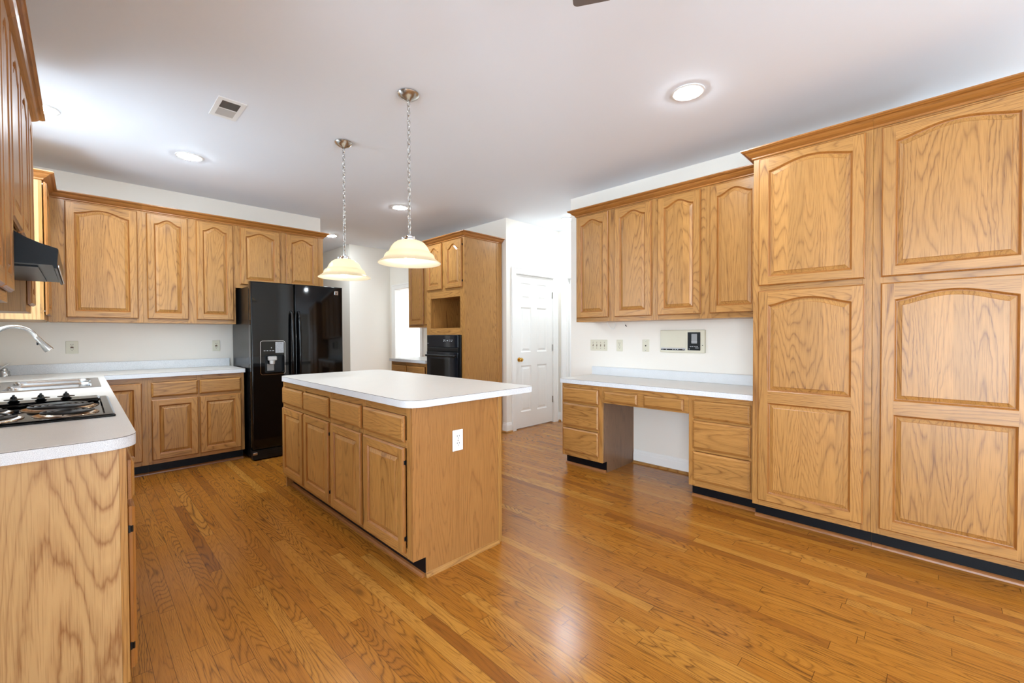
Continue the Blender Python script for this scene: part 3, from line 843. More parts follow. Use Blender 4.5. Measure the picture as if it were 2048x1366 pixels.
base_cab((.100, 3.250, 0), 90, 1.7045, .6145, 'oak base cabinet under the stainless sink, mostly hidden behind the counter', G3,
         [(0, .03), (.60, .64), (1.60, 1.7045)], [(.1, .15), (.665, .705), (.83, .875)],
         doors=[(.016, .604, .135, .676), (.634, 1.60, .135, .676)], drawers=[(.016, .604, .700, .830), (.634, 1.60, .700, .830)], toe=(0, 1.62), hollow=True)

# L-shaped worktop with cut-outs for sink and cooktop
OX, OY, OZ = -.2, 3.6, .876
t = thing('kitchen_worktop', 'L-shaped pale speckled laminate worktop carrying the sink and cooktop', 'worktop', (OX, OY, OZ))
L = rounded([(-.514, 1.868), (.128, 1.868), (.128, 4.927), (1.160, 4.927), (1.160, 5.554), (-.514, 5.554)], [0, .085, 0, .008, 0, 0])
hole_sink = rounded([(-.44, 3.88), (.065, 3.88), (.065, 4.67), (-.44, 4.67)], [.05] * 4, 5)
hole_cook = rounded([(-.415, 2.41), (.075, 2.41), (.075, 3.13), (-.415, 3.13)], [.02] * 4, 3)
worktop(t, loc(L, (OX, OY)), [loc(hole_sink, (OX, OY)), loc(hole_cook, (OX, OY))], 0, .038)
b = MB()
b.box(-.514 + .02 - OX, 1.150 - OX, 5.533 - OY, 5.554 - OY, .0383, .123, c=.002)
b.box(-.514 - OX, -.4945 - OX, 1.90 - OY, 5.554 - OY, .0383, .123, c=.002)
b.build('backsplash', M['lamedge'], t)

# ------------------------------------------------------------------ sink
SX, SY, SZ = -.19, 4.275, .914
t = thing('kitchen_sink', 'stainless steel double-bowl sink set in the left worktop', 'sink', (SX, SY, SZ))
b = MB()
outer = loc(rounded([(-.465, 3.848), (.088, 3.848), (.088, 4.702), (-.465, 4.702)], [.03] * 4, 6), (SX, SY))
bowls = [loc(rounded([(-.34, 3.905), (.045, 3.905), (.045, 4.262), (-.34, 4.262)], [.06] * 4, 8), (SX, SY)),
         loc(rounded([(-.34, 4.288), (.045, 4.288), (.045, 4.648), (-.34, 4.648)], [.06] * 4, 8), (SX, SY))]
b.tess([[(x, y, .004) for x, y in l] for l in [outer] + bowls], normal=(0, 0, 1))
cx = sum(p[0] for p in outer) / len(outer); cy = sum(p[1] for p in outer) / len(outer)
A = b.loop([(x, y, .004) for x, y in outer]); B = b.loop([(cx + (x - cx) * 1.006, cy + (y - cy) * 1.004, .0006) for x, y in outer]); b.bridge(B, A, s=True)
b.build('rim', M['steel'], t)
for l in bowls:
    b = MB(); cx = sum(p[0] for p in l) / len(l); cy = sum(p[1] for p in l) / len(l)
    prev = b.loop([(x, y, .004) for x, y in l])
    for sc, z in ((.985, -.001), (.97, -.012), (.955, -.10), (.94, -.150), (.90, -.168), (.80, -.175), (.15, -.180)):
        cur = b.loop([(cx + (x - cx) * sc, cy + (y - cy) * sc, z) for x, y in l]); b.bridge(prev, cur, s=True); prev = cur
    b.face(prev)
    o = b.build('bowl', M['steel'], t, angle=60)
    dn = MB(); dn.lathe([(0, -.178), (.038, -.178), (.042, -.1765), (.030, -.1760), (0, -.1765)], (cx, cy, 0), n=24); dn.build('drain', M['chrome'], o)

# faucet on the ledge behind the bowls
FX, FY = -.405, 4.28
t = thing('faucet', 'brushed gooseneck pull-down faucet arching over the sink', 'faucet', (FX, FY, .9185))
b = MB(); b.lathe([(0, 0), (.034, 0), (.034, .006), (.027, .012), (.024, .05), (.022, .09), (.016, .10), (0, .10)], n=28); b.build('base', M['nickel'], t)
pts = [(0, 0, .09), (0, 0, .20), (0, 0, .285)]
for k in range(1, 15):
    a = math.pi - math.pi * .90 * k / 14
    pts.append((.098 + .098 * math.cos(a), 0, .290 + .098 * math.sin(a)))
b = MB(); b.tube(pts, .0125, 14); b.build('spout', M['nickel'], t)
e = Vector(pts[-1]); d = (Vector(pts[-1]) - Vector(pts[-2])).normalized(); d = (d + Vector((.20, 0, 0))).normalized()
b = MB(); b.tube([e, e + d * .014, e + d * .06, e + d * .105, e + d * .111], [.0135, .0155, .0185, .0245, .0235], 18); hd = b.build('spray_head', M['nickel'], t)
q = e + d * .045 + Vector((-.018, 0, -.003)); b = MB(); b.box(q.x - .004, q.x + .004, -.007, .007, q.z - .014, q.z + .014, c=.002); b.build('spray_button', M['blackm'], hd)
b = MB(); b.tube([(0, -.02, .065), (0, -.05, .075), (.005, -.095, .11)], [.009, .007, .006], 10); b.build('lever', M['nickel'], t)

t = thing('tap_fitting', 'small nickel fitting with a slanted lever in the back corner of the worktop', 'tap', (-.452, 5.470, .9148))
b = MB(); b.lathe([(0, 0), (.036, 0), (.036, .010), (.032, .018), (.032, .040), (.022, .046), (.020, .062), (.012, .068), (0, .068)], n=24); b.build('base', M['nickel'], t)
b = MB(); b.tube([(-.02, -.01, .062), (.012, -.01, .092), (.030, -.01, .104)], [.009, .008, .007], 10); b.build('lever', M['chrome'], t)

# ------------------------------------------------------------------ cooktop
KX, KY, KZ = -.17, 2.77, .914
t = thing('electric_cooktop', 'black four-coil electric cooktop set in the worktop near the front', 'cooktop', (KX, KY, KZ))
b = MB()
o1 = loc(rounded([(-.437, 2.385), (.097, 2.385), (.097, 3.160), (-.437, 3.160)], [.012] * 4, 4), (KX, KY))
o2 = loc(rounded([(-.430, 2.392), (.090, 2.392), (.090, 3.153), (-.430, 3.153)], [.012] * 4, 4), (KX, KY))
o3 = loc(rounded([(-.405, 2.418), (.066, 2.418), (.066, 3.128), (-.405, 3.128)], [.012] * 4, 4), (KX, KY))
o4 = loc(rounded([(-.400, 2.423), (.061, 2.423), (.061, 3.123), (-.400, 3.123)], [.012] * 4, 4), (KX, KY))
lp = [b.loop([(x, y, z) for x, y in l]) for l, z in ((o1, .0006), (o1, .007), (o2, .0115), (o3, .0115), (o4, .006))]
for q, w in zip(lp, lp[1:]): b.bridge(q, w)
burn = [(-.070, 2.800, .122), (-.046, 2.558, .097), (-.285, 2.562, .122), (-.305, 2.800, .097)]
circ = lambda x, y, r, n=40: [(x - KX + r * math.cos(2 * math.pi * k / n), y - KY + r * math.sin(2 * math.pi * k / n)) for k in range(n)]
b.tess([[(x, y, .006) for x, y in o4]] + [[(x, y, .006) for x, y in circ(bx, by, br - .008)] for bx, by, br in burn], normal=(0, 0, 1))
b.build('cooktop_pan', M['black'], t)
b = MB(); b.box(-.400 - KX, .060 - KX, 2.930 - KY, 3.070 - KY, .0063, .026, c=.006); ctrl = b.build('control_strip', M['black'], t)
for kx in (-.055, -.138, -.222, -.306):
    b = MB(); b.lathe([(0, .0262), (.018, .0262), (.020, .0285), (.016, .031), (.013, .033), (.013, .0345), (.030, .037), (.030, .0395), (.012, .042), (.008, .052), (.0, .052)], (kx - KX, 3.000 - KY, 0), n=24)
    b.box(kx - KX - .004, kx - KX + .004, 3.000 - KY - .013, 3.000 - KY + .013, .040, .060, c=.002); b.build('knob', M['blackm'], t)
for bx, by, br in burn:
    x, y = bx - KX, by - KY
    b = MB(); b.lathe([(0, -.014), (br * .45, -.013), (br - .026, -.004), (br - .012, .0062), (br - .004, .0098), (br, .0090), (br + .001, .0064)], (x, y, 0), n=48); o = b.build('drip_pan', M['drip'], t)
    R0 = br - .016; turns = 4 if br > .11 else 3
    pts = []
    for k in range(turns * 28):
        a = 2 * math.pi * k / 28; r = .022 + (R0 - .022) * k / (turns * 28 - 1)
        pts.append((x + r * math.cos(a), y + r * math.sin(a), .0185))
    b = MB(); b.tube(pts, .0052, 8)
    for k in range(3):
        a = k * 2.094 + .4; b.box(-.0, .001, 0, .001, .012, .0125)
        b.tube([(x + .012 * math.cos(a), y + .012 * math.sin(a), .0115), (x + R0 * math.cos(a), y + R0 * math.sin(a), .0115)], .0022, 6)
    b.build('coil_element', M['coil'], t)

# ------------------------------------------------------------------ range hood
t = thing('range_hood', 'black under-cabinet range hood over the cooktop', 'range hood', (XL, 2.44, 1.505))
b = MB(); L_ = .755
front = [(.001, .146), (.326, .1465), (.334, .139), (.350, .125), (.375, .109), (.410, .093), (.455, .078), (.457, .074), (.452, 0.0), (.445, .0), (.440, .012), (.020, .012), (.001, .0)]
A = b.loop([(x, 0.0, z) for x, z in front]); B = b.loop([(x, L_, z) for x, z in front])
b.bridge(A, B); b.face(A[::-1]); b.face(B); b.build('hood_shell', M['hood'], t)
b = MB(); b.box(.05, .40, .06, L_ - .06, .006, .0118); b.build('filter', M['hood'], t)
b = MB(); b.box(.4545, .4585, .004, L_ - .004, .004, .014, c=.001); b.build('front_lip', M['steel'], t)

# ------------------------------------------------------------------ fridge
t = thing('refrigerator', 'tall black side-by-side refrigerator with dispenser in the left door', 'refrigerator', (1.175, 4.780, 0))
FW = .912
b = MB(); b.box(.004, FW - .004, .088, .735, .025, 1.735, c=.004)
b.build('case', M['blackt'], t)
def fdoor(x0, x1, z0, z1, hole=None):
    b = MB(); e = .012
    def rr(i, y):
        return [(x0 + i, y, z0 + i), (x1 - i, y, z0 + i), (x1 - i, y, z1 - i), (x0 + i, y, z1 - i)]
    L = [b.loop(rr(i, y)) for i, y in ((.002, .082), (0, .078), (0, .012), (.002, .005), (.006, .0014), (e, 0))]
    b.face(L[0][::-1])
    for q, w in zip(L, L[1:]): b.bridge(q, w, s=True)
    if hole:
        h = [(x, 0, z) for x, z in hole]
        b.tess([rr(e, 0), h], normal=(0, -1, 0))
    else: b.face(L[-1])
    return b
# left (freezer) door with the dispenser recess
hx0, hx1, hz0, hz1 = .118, .300, .872, 1.046
hole = rounded([(hx0, hz0), (hx1, hz0), (hx1, hz1), (hx0, hz1)], [.012, .012, .004, .004], 5)
b = fdoor(0, .400, .112, 1.778, hole)
o = b.build('freezer_door', M['black'], t)
b = MB()
A = b.loop([(x, 0, z) for x, z in hole]); B = b.loop([(x, .055, z) for x, z in hole]); b.bridge(A, B); b.face(B)
dsp = b.build('dispenser_recess', M['blackm'], o)
b = MB(); rim = rounded([(.078, .850), (.306, .850), (.306, 1.190), (.078, 1.190)], [.022] * 4, 6)
rin = rounded([(.0805, .8525), (.3035, .8525), (.3035, 1.1875), (.0805, 1.1875)], [.020] * 4, 6)
A = b.loop([(x, -.001, z) for x, z in rim]); B = b.loop([(x, -.0042, z) for x, z in rim]); C = b.loop([(x, -.0042, z) for x, z in rin]); D_ = b.loop([(x, -.001, z) for x, z in rin])
b.bridge(A, B); b.bridge(B, C); b.bridge(C, D_); b.build('dispenser_bezel', M['chrome'], o)
b = MB(); b.box(.084, .300, -.0035, -.0006, 1.052, 1.184, c=.001); cp = b.build('dispenser_panel', M['black'], o)
b = MB()
for k in range(4): b.box(.108 + .026 * k, .124 + .026 * k, -.0044, -.0036, 1.088, 1.093)
b.box(.175, .181, -.0044, -.0036, 1.115, 1.124)
b.build('panel_marks', M['mark'], cp)
b = MB(); b.box(.215, .293, -.0043, -.0036, 1.066, 1.176, c=.0005); b.build('water_label', laminate('mottled_silver_label', s2l(186, 190, 194), s2l(58, 60, 64), 0.7), cp)
b = MB(); b.box(.150, .235, .008, .050, .99, 1.035, c=.008); b.lathe([(0, .95), (.024, .955), (.027, .99), (0, .99)], (.193, .028, 0), n=20); b.build('nozzle', M['lgrey'], o)
b = MB(); b.box(.150, .215, .046, .052, .885, .955, c=.002); b.build('paddle', M['grey'], o)
b = fdoor(.406, FW, .112, 1.778)
o2 = b.build('fridge_door', M['black'], t)
# emblem: a small silver square with dark strokes, top right
b = MB(); b.box(.822, .862, -.0022, -.0002, 1.690, 1.733, c=.001)
b.box(.829, .845, -.0030, -.0023, 1.712, 1.717, m=1); b.box(.829, .850, -.0030, -.0023, 1.700, 1.705, m=1); b.box(.845, .850, -.0030, -.0023, 1.705, 1.712, m=1)
b.box(.846, .855, -.0030, -.0023, 1.717, 1.721, m=1)
b.build('emblem', [M['steel'], M['dark']], o2)
for par, hx in ((o, .368), (o2, .438)):
    b = MB(); pts = [(hx, -.001, 1.490), (hx, -.030, 1.470), (hx, -.046, 1.38), (hx, -.052, 1.20), (hx, -.052, .86), (hx, -.046, .70), (hx, -.030, .61), (hx, -.001, .59)]
    b.tube(pts, [.014, .0135, .013, .013, .013, .013, .0135, .014], 12); b.build('handle', M['black'], par)
b = MB(); b.box(.005, FW - .005, .006, .080, .012, .106, c=.004)
for k in range(3): b.box(.12, FW - .03, .0035, .0062, .030 + .022 * k, .040 + .022 * k)
b.build('base_grille', M['blackm'], t)
b = MB(); b.box(.004, .045, .000, .0055, .060, .085, c=.002); b.build('hinge_cover', M['nickel'], t)
for fx in (.05, FW - .05):
    b = MB(); b.lathe([(0, 0), (.016, 0), (.016, .010), (.006, .012), (.006, .0275), (0, .0275)], (fx, .12, 0), n=14); b.lathe([(0, 0), (.016, 0), (.016, .010), (.006, .012), (.006, .0275), (0, .0275)], (fx, .68, 0), n=14); b.build('foot', M['blackm'], t)

# ------------------------------------------------------------------ island
G4 = 'oak base cabinets of the island'
IZ = [(.1, .15), (.665, .705), (.83, .875)]
t = base_cab((1.161, 3.800, 0), -90, .9515, .609, 'oak island cabinet with two doors and drawers on the fridge side', G4,
             [(0, .03), (.452, .492), (.925, .9515)], IZ,
             doors=[(.024, .466, .128, .664), (.488, .936, .128, .664)], drawers=[(.024, .466, .694, .826), (.488, .936, .694, .826)], toe=(.001, None), hinge=' r')
b = MB(); b.box(-.016, -.0004, .02, .609, .0005, .875, g='z'); b.build('end_panel', M['oak'], t)
t = base_cab((1.161, 2.848, 0), -90, .966, .609, 'oak island cabinet nearest the camera, with outlet in its end panel', G4,
             [(0, .03), (.445, .485), (.930, .966)], IZ,
             doors=[(.018, .448, .128, .668), (.482, .924, .128, .668)], drawers=[(.018, .448, .696, .830), (.482, .924, .696, .830)], toe=(0, .982), hinge=' r')
b = MB(); g = ('z', (rnd(), rnd(), rnd()))
pts = [(.0, .100), (.075, .100), (.075, .0005), (.609, .0005), (.609, .8755), (.0, .8755)]
A = b.loop([(.9664, y, z) for y, z in pts]); B = b.loop([(.983, y, z) for y, z in pts]); b.bridge(A, B, 0, g); b.face(A[::-1], 0, g); b.face(B, 0, g)
b.build('end_panel', M['oakv'], t)
b = MB(); b.box(.9832, .9875, .582, .6095, .0005, .8755, g='z', c=.001); b.build('corner_strip', M['oak'], t)
b = MB(); b.sweep(SHOE, [(.9832, .071), (.9832, .582)]); b.build('end_shoe_molding', M['oak'], t)
b = MB(); b.box(-.95, .983, .6095, .614, .0005, .8755, g='z'); b.build('back_panel', M['oak'], t)
t = thing('island_worktop', 'white speckled laminate island worktop with rounded corners', 'worktop', (1.58, 2.83, .876))
worktop(t, loc(rounded([(1.132, 1.842), (2.030, 1.842), (2.030, 3.820), (1.132, 3.820)], [.095, .012, .095, .095], 14), (1.58, 2.83)), [], 0, .038)

# ------------------------------------------------------------------ tall oven cabinet, oven and the counter beyond it
t = thing('oven_cabinet', 'tall oak oven cabinet with an empty microwave niche', 'cabinet', (3.185, 4.745, 0), -90)
w, d = .779, .604
b = MB()
b.box(0, .016, .019, d, .1, 2.415, g='z'); b.box(.016, w - .016, d - .012, d, .1, 2.415, g='z')
g = ('z', (rnd(), rnd(), rnd()))
pts = [(.0, .1), (.075, .1), (.075, .0005), (d, .0005), (d, 2.415), (.0, 2.415)]
A = b.loop([(w - .016, y, z) for y, z in pts]); B = b.loop([(w, y, z) for y, z in pts]); b.bridge(A, B, 0, g); b.face(A[::-1], 0, g); b.face(B, 0, g)
for z0, z1 in ((.1, .118), (.50, .518), (1.262, 1.280), (1.310, 1.327), (1.72, 1.737), (2.397, 2.415)):
    b.box(.016, w - .016, .019, d - .012, z0, z1, g='x')
b.box(.060, .076, .019, d - .012, 1.327, 1.72, g='z'); b.box(.700, .716, .019, d - .012, 1.327, 1.72, g='z')
b.build('carcass', M['oak'], t)
frame(t, w, .1, 2.415, [(0, .085), (.696, w - .0165)], [(.1, .15), (.47, .53), (1.243, 1.327), (1.702, 1.830), (2.365, 2.415)])
b = MB(); b.box(.345, .42, .0005, .0188, 1.83, 2.365, g='z'); b.build('center_stile', M['oak'], t)
door(t, .024, .348, 1.810, 2.384, H=.055, p=2.0, hinge=' ', stile=.058)
door(t, .418, .747, 1.808, 2.384, H=.055, p=2.0, hinge='r', stile=.058)
drawer(t, .04, .74, .145, .475)
b = MB(); b.box(w, w + .004, d - .085, d, .001, 2.39, g='z', c=.001); b.build('scribe_strip', M['oak'], t)
crown(t, [(0, 0), (w, 0), (w, d)], z=2.393)
toe_kick(t, 0.001, w - .017)

t = thing('wall_oven', 'black built-in wall oven with a glass door below the niche', 'oven', (3.185, 4.745, 0), -90)
b = MB(); b.box(.09, .690, .0195, .52, .532, 1.240, c=.002); b.build('oven_body', M['blackm'], t)
b = MB(); b.box(.034, .726, -.022, -.0006, .505, 1.243, c=.003); b.build('front_frame', M['blackm'], t)
b = MB(); b.box(.044, .690, -.030, -.0225, 1.090, 1.238, c=.003); cpn = b.build('control_panel', M['glassblk'], t)
b = MB()
for k, (x, z) in enumerate([(.40, 1.175), (.415, 1.175), (.43, 1.175), (.40, 1.160), (.43, 1.160), (.47, 1.168), (.485, 1.168), (.52, 1.175), (.55, 1.175), (.575, 1.175), (.52, 1.160), (.55, 1.160), (.565, 1.160)]):
    b.box(x, x + .010, -.0312, -.0302, z, z + .008)
b.box(.062, .072, -.0312, -.0302, 1.130, 1.142); b.build('panel_marks', M['mark'], cpn)
b = MB(); b.box(.044, .690, -.030, -.0225, 1.040, 1.082, c=.002)
for k in range(3): b.box(.06, .675, -.0306, -.0300, 1.048 + .011 * k, 1.052 + .011 * k, m=1)
b.build('vent_grille', [M['blackm'], M['dark']], t)
b = MB(); b.box(.044, .690, -.034, -.0225, .515, 1.030, c=.003); od = b.build('oven_door', M['glassblk'], t)
b = MB(); b.box(.125, .500, -.0346, -.0341, .60, .945, c=.0002); b.build('door_window', M['black'], od)
b = MB(); b.tube([(.058, -.060, .985), (.676, -.060, .985)], .012, 12); b.box(.060, .085, -.060, -.0342, .977, .993); b.box(.650, .674, -.060, -.0342, .977, .993); b.box(.55, .672, -.074, -.052, .973, .997, c=.004); b.build('handle', M['blackm'], od)

t = base_cab((3.185, 5.655, 0), -90, .909, .603, 'oak base cabinet with two drawers beyond the wall oven', None,
             [(0, .03), (.40, .45), (.88, .909)], [(.1, .15), (.665, .705), (.825, .869)],
             doors=[(.02, .415, .13, .665), (.43, .868, .13, .665)], drawers=[(.02, .415, .694, .822), (.43, .868, .694, .822)], zt=.869)
t = thing('side_worktop', 'short grey laminate worktop beyond the wall oven', 'worktop', (3.45, 5.2, .8695))
worktop(t, loc(rounded([(3.155, 4.7465), (3.789, 4.7465), (3.789, 5.672), (3.155, 5.672)], [0, 0, 0, .01]), (3.45, 5.2)), [], 0, .038)
b = MB(); b.box(.319, .339, -.452, .45, .0383, .123, c=.002); b.build('backsplash', M['lamedge'], t)
wall_cab((3.47, 5.645, 0), -90, .899, .3195, 1.352, 2.415, 'oak wall cabinet hanging beyond the oven cabinet, partly behind a pendant',
         [(.030, .41), (.45, .87)], None, [(0, .04), (.40, .46), (.85, .899)], crown_path=[(0, .3195), (0, 0), (.899, 0)], p=2.1)

# ------------------------------------------------------------------ electrical plates
def outlet(loc_, rz, label, group, plate='almond', sock='almond', w=.070, h=.114, buttons=False):
    t = thing('outlet', label, 'outlet', loc_, rz, group)
    b = MB(); b.box(-w / 2, w / 2, -.006, -.0004, -h / 2, h / 2, c=.0025); b.build('cover_plate', M[plate], t)
    for s in (-1, 1):
        b = MB(); z = s * .0195
        pr = [(.0165 * math.cos(a), max(-.0135, min(.0135, .0175 * math.sin(a)))) for a in [2 * math.pi * k / 24 for k in range(24)]]
        A = b.loop([(x, -.0061, z + q) for x, q in pr]); B = b.loop([(x, -.0078, z + q) for x, q in pr]); b.bridge(B, A); b.face(B[::-1] if False else B)
        for x in (-.0065, .0065): b.box(x - .0016, x + .0016, -.0083, -.0079, z + .001, z + .0098, m=1)
        b.lathe([(0, -.0083), (.0027, -.0083), (.0027, -.0079), (0, -.0079)], (0, 0, z - .0065), n=10, axis='y', m=1)
        b.build('receptacle', [M[sock], M['dark']], t)
    if buttons:
        b = MB(); b.box(-.010, .010, -.0095, -.0062, -.0065, .0065, c=.001); b.build('test_button', M['brown'], t)
    else:
        b = MB(); b.lathe([(0, -.0072), (.003, -.0070), (.0035, -.0061), (0, -.0061)], (0, 0, 0), n=10, axis='y'); b.build('screw', M['nickel'], t)
    return t
outlet((-.059, YK, 1.142), 0, 'almond outlet on the back wall near the sink', 'almond outlets on the kitchen walls', w=.080, buttons=True)
outlet((1.031, YK, 1.135), 0, 'almond outlet on the back wall beside the fridge', 'almond outlets on the kitchen walls', buttons=True)
outlet((1.443, 1.8648, .667), 0, 'white outlet on the end panel of the island', None, plate='white', sock='white')
outlet((XW, 2.267, 1.130), -90, 'almond outlet above the desk, between the switches and the phone jack', 'almond outlets on the kitchen walls')
t = thing('switch_plate', 'almond four-gang light switch plate above the left end of the desk', 'light switch', (XW, 2.511, 1.130), -90)
b = MB(); b.box(-.102, .102, -.006, -.0004, -.056, .056, c=.0025); b.build('cover_plate', M['almond'], t)
for k in range(4):
    x = -.069 + .046 * k
    b = MB(); b.box(x - .005, x + .005, -.0068, -.0061, -.012, .012, m=1); b.box(x - .004, x + .004, -.016, -.0066, -.001, .009, c=.0015); b.build('toggle', [M['almond'], M['brown']], t)
    for z in (-.03, .03):
        b = MB(); b.lathe([(0, -.0072), (.003, -.0070), (.0035, -.0061), (0, -.0061)], (x, 0, z), n=10, axis='y'); b.build('screw', M['brown'], t)
t = thing('phone_jack', 'almond phone jack plate left of the wall intercom', 'wall jack', (XW, 1.986, 1.133), -90)
b = MB(); b.box(-.035, .035, -.006, -.0004, -.057, .057, c=.0025); b.build('cover_plate', M['almond'], t)
b = MB(); b.box(-.006, .006, -.0072, -.0061, -.007, .006); b.build('jack_socket', M['dark'], t)
for z in (-.043, .043):
    b = MB(); b.lathe([(0, -.0075), (.0035, -.0072), (.004, -.0061), (0, -.0061)], (0, 0, z), n=10, axis='y'); b.build('screw', M['nickel'], t)
t = thing('blank_plate', 'almond wall plate half hidden behind the tall pantry', 'wall plate', (XW, 1.030, 1.133), -90)
b = MB(); b.box(-.035, .035, -.006, -.0004, -.057, .057, c=.0025); b.build('cover_plate', M['almond'], t)
b = MB(); b.box(-.005, .005, -.0075, -.0061, -.011, .011); b.build('toggle', M['almond'], t)

# intercom
t = thing('intercom', 'almond wall intercom radio with black tuner panel above the desk', 'intercom', (XW, 1.630, 1.177), -90)
b = MB(); b.box(-.200, .200, -.030, -.0004, -.100, .100, c=.004); b.build('housing', M['almond'], t)
b = MB(); b.box(-.190, .038, -.0318, -.0302, -.052, .092, c=.001)
for k in range(9):
    zz = .020 + (k - 4) * .0105; hw = math.sqrt(max(0, .048 ** 2 - (zz - .020) ** 2))
    b.box(-.080 - hw, -.080 + hw, -.0328, -.0319, zz - .0028, zz + .0028)
b.build('speaker_grille', M['almond'], t)
b = MB(); b.box(-.192, .036, -.0335, -.0302, -.082, -.058, c=.001); b.build('button_bar', M['lgrey'], t)
b = MB(); b.box(-.186, .028, -.0350, -.0336, -.080, -.068); sl = b.build('label_strip', M['blackm'], t)
b = MB()
for x in (-.176, -.142, -.082, -.060, -.038, .012): b.box(x, x + .009, -.0356, -.0351, -.077, -.071)
b.build('strip_marks', M['mark'], sl)
b = MB(); b.box(.054, .164, -.0325, -.0302, -.078, .080, c=.001); tp = b.build('tuner_panel', M['blackm'], t)
b = MB(); b.box(.088, .136, -.0334, -.0326, -.018, .066); b.build('tuner_window', M['grey'], tp)
b = MB(); b.box(.086, .138, -.0340, -.0335, -.006, -.002)
for x in (.074, .092, .112, .130): b.box(x, x + .013, -.0332, -.0326, -.046, -.042)
b.box(.066, .072, -.0332, -.0326, -.070, -.062); b.box(.120, .150, -.0332, -.0326, -.058, -.055)
b.build('tuner_marks', M['mark'], tp)
b = MB(); b.lathe([(0, -.034), (.004, -.034), (.004, -.0302), (0, -.0302)], (.182, 0, -.034), n=12, axis='y'); b.build('volume_knob', M['dark'], t)

# loose wires under the wall cabinets
t = thing('wire_loop', 'thin white wire looping down below the wall cabinet over the desk', 'wire', (3.70, 2.31, 1.3625))
b = MB(); pts = []
for k in range(25):
    s = k / 24; pts.append((.03 * math.sin(s * 3), .045 - .09 * s + .0 * math.sin(s * 6), -.002 - .068 * math.sin(math.pi * s) ** .7))
b.tube(pts, .0022, 6); b.build('wire', M['white'], t)
t = thing('wire_end', 'loose wire end with dark tip hanging under the wall cabinet', 'wire', (3.70, 2.17, 1.3625))
b = MB(); b.tube([(0, .01, -.0005), (0, .004, -.012), (0, -.010, -.022), (0, -.016, -.030)], .0022, 6); b.build('wire', M['white'], t)
b = MB(); b.tube([(0, -.016, -.030), (0, -.022, -.038), (0, -.032, -.047)], [.0035, .0045, .003], 8); b.build('connector', M['dark'], t)

# ------------------------------------------------------------------ pendant lamps
def pendant(x, y, zr, label):
    """zr = height of the shade rim"""
    t = thing('pendant_lamp', label, 'pendant lamp', (x, y, zr), 0, 'pendant lamps over the island')
    top = ZC - zr
    b = MB(); b.lathe([(0, top - .0002), (.064, top - .0002), (.066, top - .006), (.060, top - .016), (.040, top - .030), (.018, top - .040), (.010, top - .046), (0, top - .047)], n=40); b.build('canopy', M['nickel'], t)
    # glass bell shade
    prof = [(.034, .140), (.052, .1385), (.074, .132), (.093, .119), (.108, .101), (.118, .082), (.124, .070), (.129, .064), (.139, .058), (.147, .049), (.151, .038), (.153, .030), (.162, .020), (.178, .010), (.190, .001)]
    inner = [(r - .0045, z - .004) for r, z in prof[::-1]]; inner[0] = (.188, -.002)
    b = MB()
    rings = []
    for r, z in prof + inner:
        rings.append(b.loop([(r * math.cos(2 * math.pi * k / 56), r * math.sin(2 * math.pi * k / 56), z) for k in range(56)]))
    for q, wv in zip(rings, rings[1:]): b.bridge(wv, q, s=True)
    b.bridge(rings[0], rings[-1], s=True)
    b.build('shade', M['shade'], t)
    b = MB(); b.lathe([(0, .139), (.040, .139), (.042, .145), (.040, .151), (.030, .155), (.030, .163), (.012, .169), (.008, .179), (0, .179)], n=32)
    for k in range(3):
        a = k * 2.094 + .6; b.lathe([(0, -.008), (.007, -.008), (.007, .008), (0, .008)], (.044 * math.cos(a), .044 * math.sin(a), .148), n=10)
    b.build('shade_holder', M['chrome'], t)
    b = MB(); b.lathe([(0, .03), (.018, .034), (.029, .05), (.031, .065), (.026, .084), (.014, .105), (.014, .125), (0, .125)], (0, 0, -.032), n=24); b.build('bulb', M['bulb'], t)
    b = MB(); b.lathe([(0, .0935), (.016, .0935), (.016, .1385), (0, .1385)], n=20); b.build('socket', M['white'], t)
    # chain of oval links
    z0, z1 = .178, top - .046; lk = .036; n = int((z1 - z0) / (lk * .78)); pitch = (z1 - z0) / n
    for k in range(n):
        zc = z0 + pitch * (k + .5); b = MB(); pts = []
        tw = (k % 2) * math.pi / 2 + .35
        for q in range(14):
            a = 2 * math.pi * q / 14; rx = .0098 * math.cos(a); rz = (pitch * .63) * math.sin(a)
            pts.append((rx * math.cos(tw), rx * math.sin(tw), zc + rz))
        b.tube(pts, .0022, 6, closed=True); b.build('chain_link', M['nickel'], t)
    b = MB(); pts = [(.006 * math.cos(k * .9), .006 * math.sin(k * .9), z0 + (z1 - z0) * k / 40) for k in range(41)]
    b.tube(pts, .0014, 6); b.build('cord', M['lgrey'], t)
    return t
pendant(1.434, 2.318, 1.682, 'glass bell pendant lamp over the near half of the island')
pendant(1.437, 3.246, 1.684, 'glass bell pendant lamp over the far half of the island, nearer the fridge')

# ------------------------------------------------------------------ ceiling fixtures
def can(x, y, label, power=None, r=.072):
    t = thing('recessed_light', label, 'ceiling light', (x, y, ZC), 0, 'recessed ceiling lights')
    b = MB(); b.lathe([(r, -.0002), (r + .024, -.0002), (r + .024, -.004), (r + .016, -.007), (r + .004, -.006), (r, -.004)], n=40); b.build('trim_ring', M['white'], t)
    b = MB(); b.lathe([(0, -.019), (r * .45, -.0175), (r * .75, -.013), (r * .93, -.007), (r - .0005, -.003), (r - .0005, -.0006), (0, -.0006)], n=36); b.build('lens', M['lens'], t)
    return t
can(2.635, 1.107, 'recessed ceiling light in front of the tall pantry cabinets')
can(.650, 4.383, 'recessed ceiling light near the back wall cabinets, beyond the air vent')
can(2.621, 4.436, 'recessed ceiling light between the pendants and the oven cabinet')
can(2.624, 6.382, 'recessed ceiling light in the passage past the fridge')
can(4.414, 3.412, 'recessed ceiling light in the hall by the white door')
